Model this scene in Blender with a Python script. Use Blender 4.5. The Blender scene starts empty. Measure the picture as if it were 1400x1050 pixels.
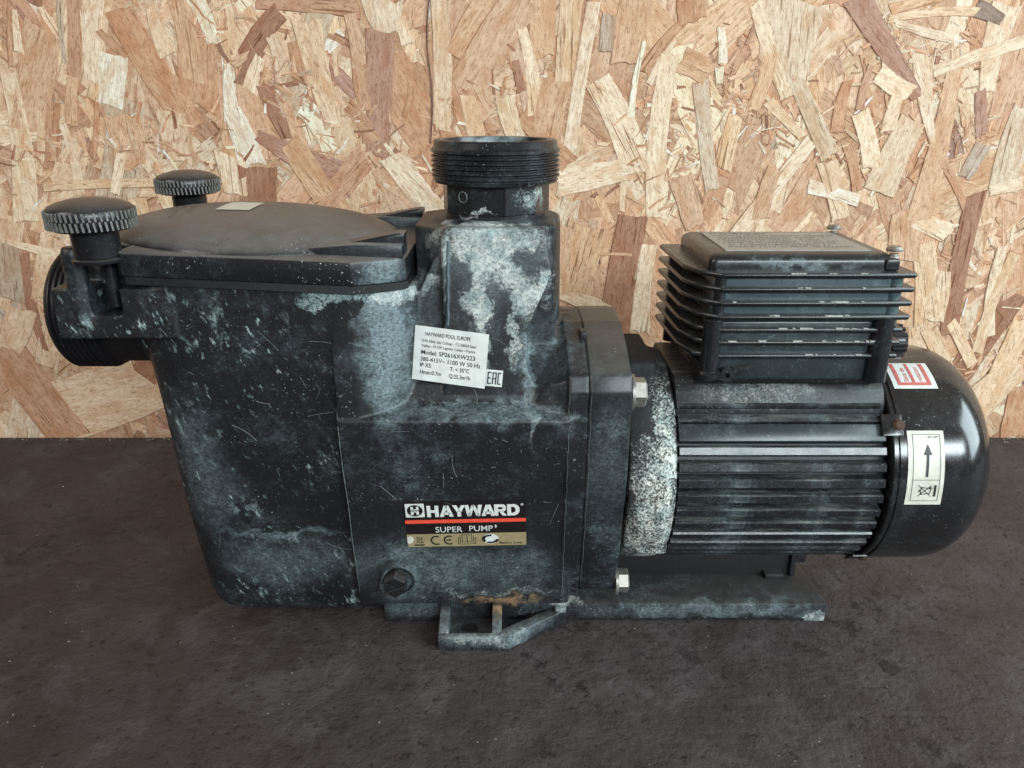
import bpy, bmesh, math, random
import numpy as np
from mathutils import Vector, Matrix
from mathutils.bvhtree import BVHTree
R = math.radians
SC = bpy.context.scene
COL = SC.collection
random.seed(7)

# ------------------------------------------------------------------ camera
CAM_Z, CAM_Y, PITCH = .300, -.429, 20.5
cd = bpy.data.cameras.new('camera'); cam = bpy.data.objects.new('camera', cd); COL.objects.link(cam)
cd.sensor_width = 36; cd.lens = 27.03; cd.clip_start = .01; cd.clip_end = 60
cam.location = (0, CAM_Y, CAM_Z); cam.rotation_euler = (R(90-PITCH), 0, 0)
SC.camera = cam
SC.view_settings.view_transform = 'Standard'; SC.view_settings.look = 'None'
SC.view_settings.exposure = 0; SC.view_settings.gamma = 1
# ------------------------------------------------------------------ world and lamps (indoor daylight from windows, plus an added left fill)
W = bpy.data.worlds.new('World'); SC.world = W; W.use_nodes = True
W.node_tree.nodes['Background'].inputs[0].default_value = (1.0, .74, .68, 1)
W.node_tree.nodes['Background'].inputs[1].default_value = .11

def area(name, loc, target, sx, sy, power, col):
    l = bpy.data.lights.new(name, 'AREA'); l.shape = 'RECTANGLE'; l.size = sx; l.size_y = sy
    l.energy = power; l.color = col
    o = bpy.data.objects.new(name, l); COL.objects.link(o); o.location = loc
    d = Vector(target) - Vector(loc)
    o.rotation_euler = d.to_track_quat('-Z', 'Y').to_euler()
    return o
area('window_light', (1.75, -.55, .85), (0, .0, .15), 1.0, 1.1, 38, (.78, .95, 1.0))
area('doorway_light', (1.05, -2.1, 1.02), (0, 0, .15), 1.8, .42, 62, (.83, .955, 1.0))
area('left_fill_light', (-1.9, -1.5, 1.7), (-.25, .2, .25), 1.2, 1.0, 26, (1.0, .95, .89))  # added fill for the left side; no window is known there

# measured point of the photograph (1400 x 1050) on the plane at depth Y, in metres
TH = R(20.5); CC, SS = math.cos(TH), math.sin(TH)
def P(px, py, Y):
    u = (px-700)/1051.4; v = (py-525)/1051.4
    dy = CC - v*SS; dz = -SS - v*CC
    t = (Y+.429)/dy
    return (u*t, .300+dz*t)

# ------------------------------------------------------------------ node helper
class NT:
    def __init__(s, name):
        s.m = bpy.data.materials.new(name); s.m.use_nodes = True
        s.t = s.m.node_tree; s.t.nodes.clear()
        s.out = s.t.nodes.new('ShaderNodeOutputMaterial')
        s.b = s.t.nodes.new('ShaderNodeBsdfPrincipled')
        s.t.links.new(s.b.outputs[0], s.out.inputs[0])
    def put(s, sock, v):
        if isinstance(v, bpy.types.NodeSocket): s.t.links.new(v, sock)
        elif v is not None:
            if sock.type == 'RGBA' and len(v) == 3: v = (*v, 1)
            sock.default_value = v
    def set(s, **k):
        for n, v in k.items(): s.put(s.b.inputs[n.replace('_', ' ')], v)
    def coord(s, w='Object'):
        return s.t.nodes.new('ShaderNodeTexCoord').outputs[w]
    def attr(s, name, o='Color'):
        n = s.t.nodes.new('ShaderNodeAttribute'); n.attribute_name = name; return n.outputs[o]
    def vm(s, op, a, b=None, out=0):
        n = s.t.nodes.new('ShaderNodeVectorMath'); n.operation = op
        s.put(n.inputs[0], a)
        if b is not None:
            if op == 'SCALE': s.put(n.inputs['Scale'], b)
            else: s.put(n.inputs[1], b)
        return n.outputs['Value'] if op in ('LENGTH', 'DOT_PRODUCT') else n.outputs[0]
    def ma(s, op, a, b=None, c=None, clamp=False):
        n = s.t.nodes.new('ShaderNodeMath'); n.operation = op; n.use_clamp = clamp
        s.put(n.inputs[0], a)
        if b is not None: s.put(n.inputs[1], b)
        if c is not None: s.put(n.inputs[2], c)
        return n.outputs[0]
    def noise(s, v, scale, detail=4, rough=.55, dist=0, out=0):
        n = s.t.nodes.new('ShaderNodeTexNoise'); s.put(n.inputs['Vector'], v)
        n.inputs['Scale'].default_value = scale; n.inputs['Detail'].default_value = detail
        n.inputs['Roughness'].default_value = rough; n.inputs['Distortion'].default_value = dist
        return n.outputs[out]
    def vor(s, v, scale, feature='F1'):
        n = s.t.nodes.new('ShaderNodeTexVoronoi'); n.feature = feature; s.put(n.inputs['Vector'], v)
        n.inputs['Scale'].default_value = scale; return n.outputs['Distance']
    def mr(s, v, a, b, c=0., d=1., smooth=True):
        n = s.t.nodes.new('ShaderNodeMapRange'); n.interpolation_type = 'SMOOTHSTEP' if smooth else 'LINEAR'
        s.put(n.inputs[0], v)
        for i, x in enumerate((a, b, c, d)): s.put(n.inputs[i+1], x)
        return n.outputs[0]
    def mix(s, f, a, b, mode='MIX'):
        n = s.t.nodes.new('ShaderNodeMix'); n.data_type = 'RGBA'; n.blend_type = mode
        s.put(n.inputs[0], f); s.put(n.inputs[6], a); s.put(n.inputs[7], b)
        return n.outputs[2]
    def bump(s, h, strength=.3, dist=.001, normal=None):
        n = s.t.nodes.new('ShaderNodeBump'); n.inputs['Strength'].default_value = strength
        n.inputs['Distance'].default_value = dist; s.put(n.inputs['Height'], h)
        if normal is not None: s.put(n.inputs['Normal'], normal)
        return n.outputs[0]
    def sep(s, v):
        n = s.t.nodes.new('ShaderNodeSeparateXYZ'); s.put(n.inputs[0], v); return n.outputs
    def comb(s, x, y, z):
        n = s.t.nodes.new('ShaderNodeCombineXYZ')
        for i, q in enumerate((x, y, z)): s.put(n.inputs[i], q)
        return n.outputs[0]
    def objloc(s):
        o = s.t.nodes.new('ShaderNodeObjectInfo'); return s.vm('SCALE', s.comb(o.outputs['Random'], o.outputs['Random'], o.outputs['Random']), 3.)
    def normal_z(s):
        g = s.t.nodes.new('ShaderNodeNewGeometry'); return s.sep(g.outputs['Normal'])[2]

def srgb(r, g, b):
    f = lambda c: ((c/255+.055)/1.055)**2.4 if c > 10 else c/255/12.92
    return (f(r), f(g), f(b))

CHALK = (.72, .72, .66)
FILM = (.195, .248, .264)
def plastic(name, base=(.0074, .0066, .0080), rough=.38, film=.5, speck=.5, splash=0., dust=0., dustcol=(.15, .135, .12),
            blobs=(), holes=(), streak=None, rust=(), bumpy=.25, heavycol=CHALK, film_light_zones=(), spec=.5, crisp=(-.10, 1.0)):
    n = NT(name); c = n.coord()
    big = n.noise(c, 30, 9, .70); mid = n.noise(c, 130, 8, .72); fine = n.noise(c, 750, 3, .6)
    warp = n.vm('SCALE', n.vm('SUBTRACT', n.noise(c, 70, 5, .65, out=1), (.5, .5, .5)), .030)
    wc = n.vm('ADD', c, warp)
    fm = n.ma('ADD', n.ma('MULTIPLY', n.mr(big, .44, .70), n.mr(mid, .34, .74)), .06)
    grain = n.mr(n.noise(n.vm('MULTIPLY', c, (1, 1, 1.6)), 560, 7, .85), .36, .68, .0, 1.5, False)
    scr = n.mr(n.noise(n.vm('MULTIPLY', wc, (160, 300, 1100)), 1, 3, .6), .60, .68, 0, .65)
    fm = n.ma('MULTIPLY', fm, film)
    for (ctr, rad, amt) in film_light_zones:  # pale film; some zones paint highlights and lit edges into the colour
        d = n.vm('LENGTH', n.vm('DIVIDE', n.vm('SUBTRACT', wc, ctr), rad))
        z = n.ma('MULTIPLY', n.mr(d, 1., .25, 0, amt), n.mr(mid, .25, .75, .35, 1.))
        fm = n.ma('ADD', fm, z, clamp=True)
    fm = n.ma('ADD', n.ma('MULTIPLY', fm, grain), n.ma('MULTIPLY', scr, n.mr(big, .42, .62, .05, min(film, .7))), clamp=True)
    if dust:
        up = n.mr(n.normal_z(), .25, .95)
        dm = n.ma('MULTIPLY', up, n.mr(n.noise(c, 60, 6, .7), .25, .75, .55, 1.))
        if streak: dm = n.ma('MULTIPLY', dm, n.mr(n.noise(n.vm('MULTIPLY', n.vm('ADD', c, n.objloc()), (28, 330, 330)), 1, 7, .78), .44, .74, .04, .95))
        dm = n.ma('MULTIPLY', dm, dust)
    sm = n.ma('MULTIPLY', n.mr(fine, .655, .72), n.mr(n.noise(c, 34, 3), .42, .66, .12, 1.))
    sm = n.ma('MULTIPLY', sm, speck)
    heavy = sm
    if splash:
        x, y, z = n.sep(c)
        sx = n.ma('ADD', x, n.ma('MULTIPLY', z, .30))
        sv = n.comb(n.ma('MULTIPLY', sx, 1.9), y, n.ma('MULTIPLY', z, .85))
        s1 = n.mr(n.noise(sv, 50, 7, .70, .4), .565, .70)
        s2 = n.mr(n.noise(sv, 170, 4, .6), .60, .70)
        reg = n.mr(n.noise(c, 22, 3), .40, .60, .15, 1.)
        s3 = n.ma('ADD', n.ma('MULTIPLY', s1, n.mr(mid, .40, .64)), n.ma('MULTIPLY', s2, .75), clamp=True)
        s3 = n.ma('MULTIPLY', n.ma('MULTIPLY', s3, reg), splash)
        heavy = n.ma('MAXIMUM', heavy, s3)
    if blobs:
        tot = None
        for (ctr, rad, amt) in blobs:
            d = n.vm('LENGTH', n.vm('DIVIDE', n.vm('SUBTRACT', wc, ctr), rad))
            v = n.mr(d, 1.15, .45, 0, amt)
            tot = v if tot is None else n.ma('MAXIMUM', tot, v)
        for (ctr, rad, amt) in holes:
            d = n.vm('LENGTH', n.vm('DIVIDE', n.vm('SUBTRACT', wc, ctr), rad))
            tot = n.ma('SUBTRACT', tot, n.mr(d, 1.35, .55, 0, amt*.92), clamp=True)
        dens = n.ma('ADD', tot, n.ma('MULTIPLY', n.ma('SUBTRACT', n.noise(n.vm('MULTIPLY', wc, (1, 1, .5)), 125, 8, .72), .5), 2.6))
        g = n.ma('ADD', n.ma('MULTIPLY', dens, .60), n.ma('MULTIPLY', n.ma('SUBTRACT', n.noise(c, 760, 6, .8), .5), 2.6))
        g = n.ma('MULTIPLY', n.mr(g, crisp[0], crisp[1]), n.mr(tot, .02, .60))
        heavy = n.ma('MAXIMUM', heavy, g)
    col = n.mix(fm, base, FILM)
    if dust: col = n.mix(dm, col, dustcol)
    hc = n.mix(n.mr(mid, .3, .7), tuple(v*q for v, q in zip(heavycol, (.36, .47, .52))), heavycol)
    col = n.mix(heavy, col, hc)
    for (ctr, rad, amt) in rust:
        d = n.vm('LENGTH', n.vm('DIVIDE', n.vm('SUBTRACT', wc, ctr), rad))
        col = n.mix(n.ma('MULTIPLY', n.mr(d, 1., .3, 0, amt), n.mr(mid, .3, .6)), col, (.33, .205, .115))
    rr = n.ma('ADD', n.mr(heavy, 0, 1, rough, .9), n.ma('MULTIPLY', n.ma('SUBTRACT', mid, .5), .22))
    rr = n.ma('ADD', rr, n.ma('MULTIPLY', fm, .22), clamp=True)
    if dust: rr = n.ma('MAXIMUM', rr, n.ma('MULTIPLY', dm, .68))
    h = n.ma('ADD', n.ma('MULTIPLY', n.noise(c, 420, 4, .6), .5), n.ma('MULTIPLY', heavy, .8))
    n.set(Base_Color=col, Roughness=rr, Normal=n.bump(h, bumpy, .0006), Specular_IOR_Level=spec)
    return n.m

def plain(name, col, rough=.5, metal=0., noise=0., nscale=300, bumpy=0.):
    n = NT(name); c = n.coord()
    k = n.noise(c, nscale, 5, .65)
    cc = n.mix(n.mr(k, .3, .7), tuple(v*(1-noise) for v in col), col) if noise else col
    n.set(Base_Color=cc, Roughness=n.mr(k, .2, .8, max(rough-.1, .02), min(rough+.1, 1)), Metallic=metal)
    if bumpy: n.set(Normal=n.bump(k, bumpy, .0005))
    return n.m

# ------------------------------------------------------------------ mesh helper
class MB:
    def __init__(s): s.bm = bmesh.new()
    def _xf(s, vs, M):
        if M is not None: bmesh.ops.transform(s.bm, matrix=M, verts=vs)
    def box(s, x0, x1, y0, y1, z0, z1, bev=0., seg=2, M=None):
        r = bmesh.ops.create_cube(s.bm, size=1)
        vs = r['verts']
        for v in vs: v.co = Vector(((x0+x1)/2+v.co.x*(x1-x0), (y0+y1)/2+v.co.y*(y1-y0), (z0+z1)/2+v.co.z*(z1-z0)))
        if bev:
            es = list({e for v in vs for e in v.link_edges})
            r = bmesh.ops.bevel(s.bm, geom=es, offset=bev, segments=seg, affect='EDGES', profile=.5)
            vs = r['verts'] if r['verts'] else vs
            vs = list({v for f in r['faces'] for v in f.verts} | {v for v in vs if v.is_valid})
        s._xf(vs, M); return s
    def prism(s, pts, a, b, axis='Y', bev=0., seg=2, M=None, top=None):
        # pts in the plane normal to axis: Y->(x,z)  X->(y,z)  Z->(x,y)
        def mk(p, h):
            return {'Y': (p[0], h, p[1]), 'X': (h, p[0], p[1]), 'Z': (p[0], p[1], h)}[axis]
        lo = [s.bm.verts.new(mk(p, a)) for p in pts]
        hi = [s.bm.verts.new(mk(p, b)) for p in (top or pts)]
        n = len(pts); fs = []
        fs.append(s.bm.faces.new(lo[::-1])); fs.append(s.bm.faces.new(hi))
        for i in range(n): fs.append(s.bm.faces.new((lo[i], lo[(i+1) % n], hi[(i+1) % n], hi[i])))
        bmesh.ops.recalc_face_normals(s.bm, faces=fs)
        vs = lo+hi
        if bev:
            es = list({e for f in fs for e in f.edges})
            r = bmesh.ops.bevel(s.bm, geom=es, offset=bev, segments=seg, affect='EDGES', profile=.5)
            vs = list({v for f in r['faces'] for v in f.verts})
        s._xf(vs, M); return s
    def lathe(s, prof, ctr, axis='Z', seg=48, caps=True, sc=(1, 1)):
        # prof: (r, h); h along axis, measured from ctr
        rings = []
        for (r, h) in prof:
            ring = []
            for i in range(seg):
                a = 2*math.pi*i/seg; p, q = r*math.cos(a)*sc[0], r*math.sin(a)*sc[1]
                co = {'Z': (p, q, h), 'X': (h, p, q), 'Y': (q, h, p)}[axis]
                ring.append(s.bm.verts.new(Vector(co)+Vector(ctr)))
            rings.append(ring)
        fs = []
        for a, b in zip(rings[:-1], rings[1:]):
            for i in range(seg):
                fs.append(s.bm.faces.new((a[i], a[(i+1) % seg], b[(i+1) % seg], b[i])))
        if caps:
            fs.append(s.bm.faces.new(rings[0][::-1])); fs.append(s.bm.faces.new(rings[-1]))
        bmesh.ops.recalc_face_normals(s.bm, faces=fs)
        return s
    def loft(s, rings, caps=True):
        rr = [[s.bm.verts.new(p) for p in ring] for ring in rings]; fs = []; n = len(rr[0])
        for a, b in zip(rr[:-1], rr[1:]):
            for i in range(n): fs.append(s.bm.faces.new((a[i], a[(i+1) % n], b[(i+1) % n], b[i])))
        if caps: fs.append(s.bm.faces.new(rr[0][::-1])); fs.append(s.bm.faces.new(rr[-1]))
        bmesh.ops.recalc_face_normals(s.bm, faces=fs); return s
    def torus(s, ctr, Rr, r, axis='Z', seg=32, sg=8):
        rings = []
        for i in range(seg):
            a = 2*math.pi*i/seg; ring = []
            for j in range(sg):
                b = 2*math.pi*j/sg; p = (Rr+r*math.cos(b))
                x, y, h = p*math.cos(a), p*math.sin(a), r*math.sin(b)
                co = {'Z': (x, y, h), 'X': (h, x, y), 'Y': (y, h, x)}[axis]
                ring.append(s.bm.verts.new(Vector(co)+Vector(ctr)))
            rings.append(ring)
        fs = []
        for i in range(seg):
            a, b = rings[i], rings[(i+1) % seg]
            for j in range(sg): fs.append(s.bm.faces.new((a[j], a[(j+1) % sg], b[(j+1) % sg], b[j])))
        bmesh.ops.recalc_face_normals(s.bm, faces=fs); return s
    def obj(s, name, mat, parent=None, angle=35, label=None, kind=None):
        me = bpy.data.meshes.new(name); s.bm.normal_update(); s.bm.to_mesh(me); s.bm.free()
        return link(name, me, mat, parent, angle, label, kind)

def link(name, me, mat, parent=None, angle=35, label=None, kind=None):
    if mat is not None and not me.materials: me.materials.append(mat)
    if angle:
        me.shade_smooth(); me.set_sharp_from_angle(angle=R(angle))
    o = bpy.data.objects.new(name, me); COL.objects.link(o)
    if parent: o.parent = parent
    if label: o['label'] = label
    if kind: o['kind'] = kind
    return o

def rrect(x0, x1, y0, y1, r, z, n=6, zfun=None):
    pts = []
    for cx, cy, a0 in ((x1-r, y1-r, 0), (x0+r, y1-r, 90), (x0+r, y0+r, 180), (x1-r, y0+r, 270)):
        for i in range(n+1):
            a = R(a0+90*i/n); x = cx+r*math.cos(a); y = cy+r*math.sin(a)
            pts.append((x, y, z + (zfun(x) if zfun else 0)))
    return pts

def remeshed(name, mb, vox, mat, parent, smooth=3, angle=60):
    me = bpy.data.meshes.new('tmp'); mb.bm.to_mesh(me); mb.bm.free()
    t = bpy.data.objects.new('tmp', me); COL.objects.link(t)
    m = t.modifiers.new('r', 'REMESH'); m.mode = 'VOXEL'; m.voxel_size = vox; m.adaptivity = 0
    if smooth:
        q = t.modifiers.new('s', 'SMOOTH'); q.iterations = smooth; q.factor = .5
    dg = bpy.context.evaluated_depsgraph_get()
    out = bpy.data.meshes.new_from_object(t.evaluated_get(dg)); out.name = name
    bpy.data.objects.remove(t); bpy.data.meshes.remove(me)
    out.materials.clear()
    return link(name, out, mat, parent, angle)

# ------------------------------------------------------------------ floor
n = NT('dark_floor'); c = n.coord()
big = n.noise(c, 5, 6, .62); mid = n.noise(c, 26, 8, .68, .6); fine = n.noise(c, 260, 5, .65); cr = n.noise(c, 75, 7, .66, .3)
cr2 = n.noise(c, 42, 8, .7, .4); mp = n.noise(c, 11, 6, .65)
pit = n.noise(c, 165, 5, .7); pit2 = n.noise(c, 70, 6, .75)
col = n.mix(n.mr(big, .36, .64), (.042, .0300, .0290), (.063, .0500, .0490))
col = n.mix(n.ma('MULTIPLY', n.mr(mid, .46, .66), .50), col, (.098, .085, .081))
col = n.mix(n.ma('MULTIPLY', n.mr(mp, .50, .66), .50), col, (.030, .0200, .0185))
col = n.mix(n.ma('MULTIPLY', n.mr(pit2, .54, .64), .50), col, (.024, .0165, .0150))
col = n.mix(n.ma('MULTIPLY', n.mr(pit, .57, .65), .80), col, (.018, .012, .011))
col = n.mix(n.ma('MULTIPLY', n.mr(fine, .66, .74), .35), col, (.18, .165, .15))
pch = n.mr(n.noise(c, 6.5, 4, .6), .50, .64)
col = n.mix(n.ma('MULTIPLY', pch, n.mr(n.noise(c, 55, 7, .72, .2), .53, .60, 0, .75)), col, (.013, .0085, .008))
patch = n.mr(n.noise(c, 7, 4, .6), .45, .65, .12, 1.)
h = n.ma('ADD', n.ma('MULTIPLY', n.ma('MULTIPLY', n.ma('ADD', cr, cr2), patch), .9), n.ma('ADD', n.ma('MULTIPLY', mid, .5), n.ma('ADD', n.ma('MULTIPLY', pit, -.9), n.ma('MULTIPLY', fine, .25))))
n.set(Base_Color=col, Roughness=n.mr(mid, .3, .7, .50, .80), Normal=n.bump(h, .60, .0028), Specular_IOR_Level=.34)
FLOOR = n.m
fl = MB().box(-2.2, 2.2, -2.6, .2292, -.05, 0).obj('floor', FLOOR, None, 0, kind='structure')

# ------------------------------------------------------------------ OSB wall
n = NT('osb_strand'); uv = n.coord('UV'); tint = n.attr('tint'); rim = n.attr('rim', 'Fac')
gu = n.vm('MULTIPLY', uv, (55, 1100, 0)); gw = n.vm('MULTIPLY', uv, (30, 330, 0))
oc = n.coord()
g1 = n.noise(gu, 1, 5, .62, .25); g2 = n.noise(gw, 1, 4, .6, .7); sp = n.noise(n.vm('MULTIPLY', uv, (260, 1500, 0)), 1, 2, .5)
pat = n.noise(n.vm('MULTIPLY', uv, (35, 70, 0)), 1, 3)
mot = n.noise(n.vm('MULTIPLY', uv, (130, 330, 0)), 1, 6, .72); dash = n.noise(n.vm('MULTIPLY', uv, (170, 760, 0)), 1, 5, .7)
fis = n.noise(n.vm('MULTIPLY', uv, (22, 420, 0)), 1, 4, .62, .35); kind = n.attr('kind_', 'Fac')
T = lambda r, g, b: n.mix(1., tint, (r, g, b), 'MULTIPLY')
col = n.mix(n.mr(g2, .34, .66), T(.70, .57, .47), T(1.10, 1.11, 1.13))
col = n.mix(.35, tint, col)
col = n.mix(n.ma('MULTIPLY', n.mr(pat, .46, .64), .80), col, T(.80, .66, .55))
col = n.mix(n.ma('MULTIPLY', n.mr(mot, .48, .64), .75), col, T(.64, .50, .40))
col = n.mix(n.ma('MULTIPLY', n.mr(dash, .55, .65), .85), col, T(.40, .28, .21))
col = n.mix(n.ma('MULTIPLY', n.mr(fis, .57, .66), n.ma('MULTIPLY', kind, .90)), col, T(.42, .27, .19))
col = n.mix(n.ma('MULTIPLY', n.mr(g1, .60, .74), .35), col, T(.45, .30, .21))
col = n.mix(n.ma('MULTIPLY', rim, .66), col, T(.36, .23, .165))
hh = n.ma('ADD', n.ma('ADD', n.ma('MULTIPLY', g1, -.5), n.ma('MULTIPLY', n.mr(fis, .58, .70), n.ma('MULTIPLY', kind, -.9))), n.ma('MULTIPLY', n.noise(oc, 120, 6, .65), 1.3))
n.set(Base_Color=col, Roughness=.62, Normal=n.bump(hh, .7, .0011), Specular_IOR_Level=.3)
STRAND = n.m

TONE = {'c': (229, 206, 174), 'w': (236, 222, 197), 't': (209, 172, 137), 'k': (222, 193, 158), 'o': (194, 152, 119),
        'b': (164, 122, 95), 'm': (176, 138, 117), 'g': (188, 168, 145), 's': (212, 190, 161), 'd': (146, 124, 106), 'x': (112, 86, 72), 'n': (203, 165, 132), 'p': (190, 148, 116), 'q': (212, 180, 148)}
YW = .232
class Strands:
    def __init__(s): s.v = []; s.f = []; s.uv = []; s.tint = []; s.rim = []; s.kd = []
    def add(s, x1, z1, x2, z2, w1, w2, tone, y, rnd, ragged=.5, org=None, th=.0004):
        ax = np.array((x2-x1, z2-z1)); L = math.hypot(*ax); ax /= L; nx = np.array((-ax[1], ax[0]))
        ns = 3 if L < .03 else 5
        bend = rnd.uniform(-.05, .05)*L
        out = []
        for side in (1, -1):
            row = []
            for i in range(ns):
                t = i/(ns-1); w = (w1+(w2-w1)*t)/2
                w *= 1+rnd.uniform(-.05, .05)
                row.append((t*L, side*w+bend*math.sin(math.pi*t)))
            out.append(row)
        q1, q2 = rnd.uniform(-.35, .35), rnd.uniform(-.35, .35)
        out[0][-1] = (L+q2*w2/2, out[0][-1][1]); out[1][-1] = (L-q2*w2/2, out[1][-1][1])
        out[0][0] = (q1*w1/2, out[0][0][1]); out[1][0] = (-q1*w1/2, out[1][0][1])
        e2 = [(L+q2*y_+rnd.uniform(-1, .4)*ragged*w2*.30, y_) for y_ in (w2*.27, w2*rnd.uniform(-.1, .1), -w2*.27)]
        e1 = [(q1*y_+rnd.uniform(-.4, 1)*ragged*w1*.30, y_) for y_ in (-w1*.27, w1*rnd.uniform(-.1, .1), w1*.27)]
        pts = out[0]+e2+out[1][::-1]+e1
        pts = np.array(pts); ctr = pts.mean(0)
        ins = .00065 if min(w1, w2) > .004 else .0003
        d = pts-ctr; inner = ctr + d*np.maximum(0.2, 1-ins/np.maximum(np.abs(d)+1e-5, .0012))
        rot = rnd.uniform(-.10, .10); cr, sr = math.cos(rot), math.sin(rot)
        off = (rnd.uniform(0, 50), rnd.uniform(0, 50))
        tx, tz = rnd.uniform(-.0025, .0025), rnd.uniform(-.0025, .0025)
        ox, oz = org if org else (0, 0)
        b0 = len(s.v); N = len(pts); kd = rnd.choice((.15, .35, .5, .8, 1.)); s.kd += [kd]*(2*N)
        for ring, dy in ((inner, 0), (pts, th)):
            for p in ring:
                g = np.array((x1, z1))+ax*p[0]+nx*p[1]
                yy = y+dy+(p[0]-L/2)*tx+p[1]*tz
                s.v.append((g[0]-ox, yy, g[1]-oz)); s.uv.append((p[0]*cr-p[1]*sr+off[0], p[0]*sr+p[1]*cr+off[1]))
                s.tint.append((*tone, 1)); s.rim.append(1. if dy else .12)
        # the face looks towards -Y
        s.f.append([b0+i for i in range(N)])
        for i in range(N):
            j = (i+1) % N; s.f.append([b0+i, b0+N+i, b0+N+j, b0+j])
    def obj(s, name, parent, loc=(0, 0, 0), kind=None):
        me = bpy.data.meshes.new(name); me.from_pydata(s.v, [], s.f)
        u = me.uv_layers.new(name='UVMap'); li = np.empty(len(me.loops), np.int32); me.loops.foreach_get('vertex_index', li)
        u.data.foreach_set('uv', np.array(s.uv, np.float32)[li].ravel())
        a = me.attributes.new('tint', 'FLOAT_COLOR', 'POINT'); a.data.foreach_set('color', np.array(s.tint, np.float32).ravel())
        a = me.attributes.new('kind_', 'FLOAT', 'POINT'); a.data.foreach_set('value', np.array(s.kd, np.float32))
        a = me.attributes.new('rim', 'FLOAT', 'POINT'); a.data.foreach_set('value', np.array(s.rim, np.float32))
        bm = bmesh.new(); bm.from_mesh(me); bmesh.ops.recalc_face_normals(bm, faces=bm.faces) if len(s.v) < 100 else None
        for f in bm.faces:
            if f.normal.y > .2: f.normal_flip()
        bm.to_mesh(me); bm.free()
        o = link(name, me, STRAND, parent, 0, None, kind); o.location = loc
        return o

def tone_of(k, rnd, j=.10):
    r, g, b = srgb(*TONE[k]); q = 1+rnd.uniform(-j, j); h_ = rnd.uniform(-.04, .04)
    return (min(r*q*(1+h_*.4)*1.10, .9), min(g*q*1.125, .86), min(b*q*(1-h_)*1.20, .8))

wall = bpy.data.objects.new('osb_wall', None); COL.objects.link(wall); wall.location = (0, YW, 0)
wall['label'] = 'oriented strand board wall of pressed tan wood flakes behind the pump'; wall['category'] = 'wall'
BACKM = plain('osb_backing', (.50, .33, .22), .8, noise=.5, nscale=90)
MB().box(-1.25, 1.25, .0022, .022, -.06, 1.15).obj('backing_board', BACKM, wall, 0)
rw = random.Random(21)
WT = ['c']*10+['k']*16+['q']*24+['n']*24+['p']*12+['t']*8+['o']*5+['w']*2+['b']*3+['s']*5+['m']*2+['g']*1
def rnd_strand(S, zone, lmin, lmax, y, rnd, org=False, wmul=1.):
    x = rnd.uniform(zone[0], zone[1]); z = rnd.uniform(zone[2], zone[3])
    L = rnd.uniform(lmin, lmax); w = min(L*rnd.uniform(.12, .48), .034)*wmul
    a = R(90+rnd.gauss(0, 34)) if rnd.random() < .84 else R(rnd.uniform(0, 180))
    dx, dz = math.cos(a)*L/2, math.sin(a)*L/2
    S.add(x-dx, z-dz, x+dx, z+dz, w, w*rnd.uniform(.7, 1.1), tone_of(rnd.choice(WT), rnd, .16), y, rnd, rnd.uniform(.3, 1.3), (x, z) if org else None)
    return x, z
YS = .42
S = Strands()
VIS = (-.56, .56, -.01, .50)
for i in range(900): rnd_strand(S, (-1.2, 1.2, 0, 1.1), .03, .11, .0017-i*2e-7, rw)
for i in range(3000): rnd_strand(S, VIS, .020, .100, .00150-i*1e-7, rw)
for i in range(1000): rnd_strand(S, VIS, .008, .040, .00118-i*1e-7, rw, wmul=.8)
for (zx, zy, zr, zn) in ((205, 205, 45, 60), (480, 190, 50, 60), (400, 120, 30, 40), (885, 165, 40, 60), (1000, 120, 50, 80), (1210, 70, 45, 60), (1290, 85, 40, 60), (930, 235, 45, 60), (1050, 160, 35, 50), (1320, 190, 40, 60), (1190, 215, 40, 50), (265, 195, 40, 40), (640, 175, 40, 40), (560, 240, 40, 40), (45, 215, 40, 40), (1360, 480, 60, 60), (1340, 330, 50, 60), (700, 120, 30, 30), (300, 30, 30, 30), (40, 390, 30, 30)):
    cx_, cz_ = P(zx, zy, YW); zr *= .00072
    for i in range(zn):
        x = rw.gauss(cx_, zr*.6); z = rw.gauss(cz_, zr*.6); L = rw.uniform(.004, .020); w = rw.uniform(.0008, .0035); a = rw.uniform(0, math.pi)
        dx, dz = math.cos(a)*L/2, math.sin(a)*L/2
        S.add(x-dx, z-dz, x+dx, z+dz, w, w*rw.uniform(.4, 1.2), tone_of(rw.choice('cqqnnppbow'), rw, .2), .00058-i*1e-6, rw, 1.)
S.obj('strand_layer', wall, kind='stuff')

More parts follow.
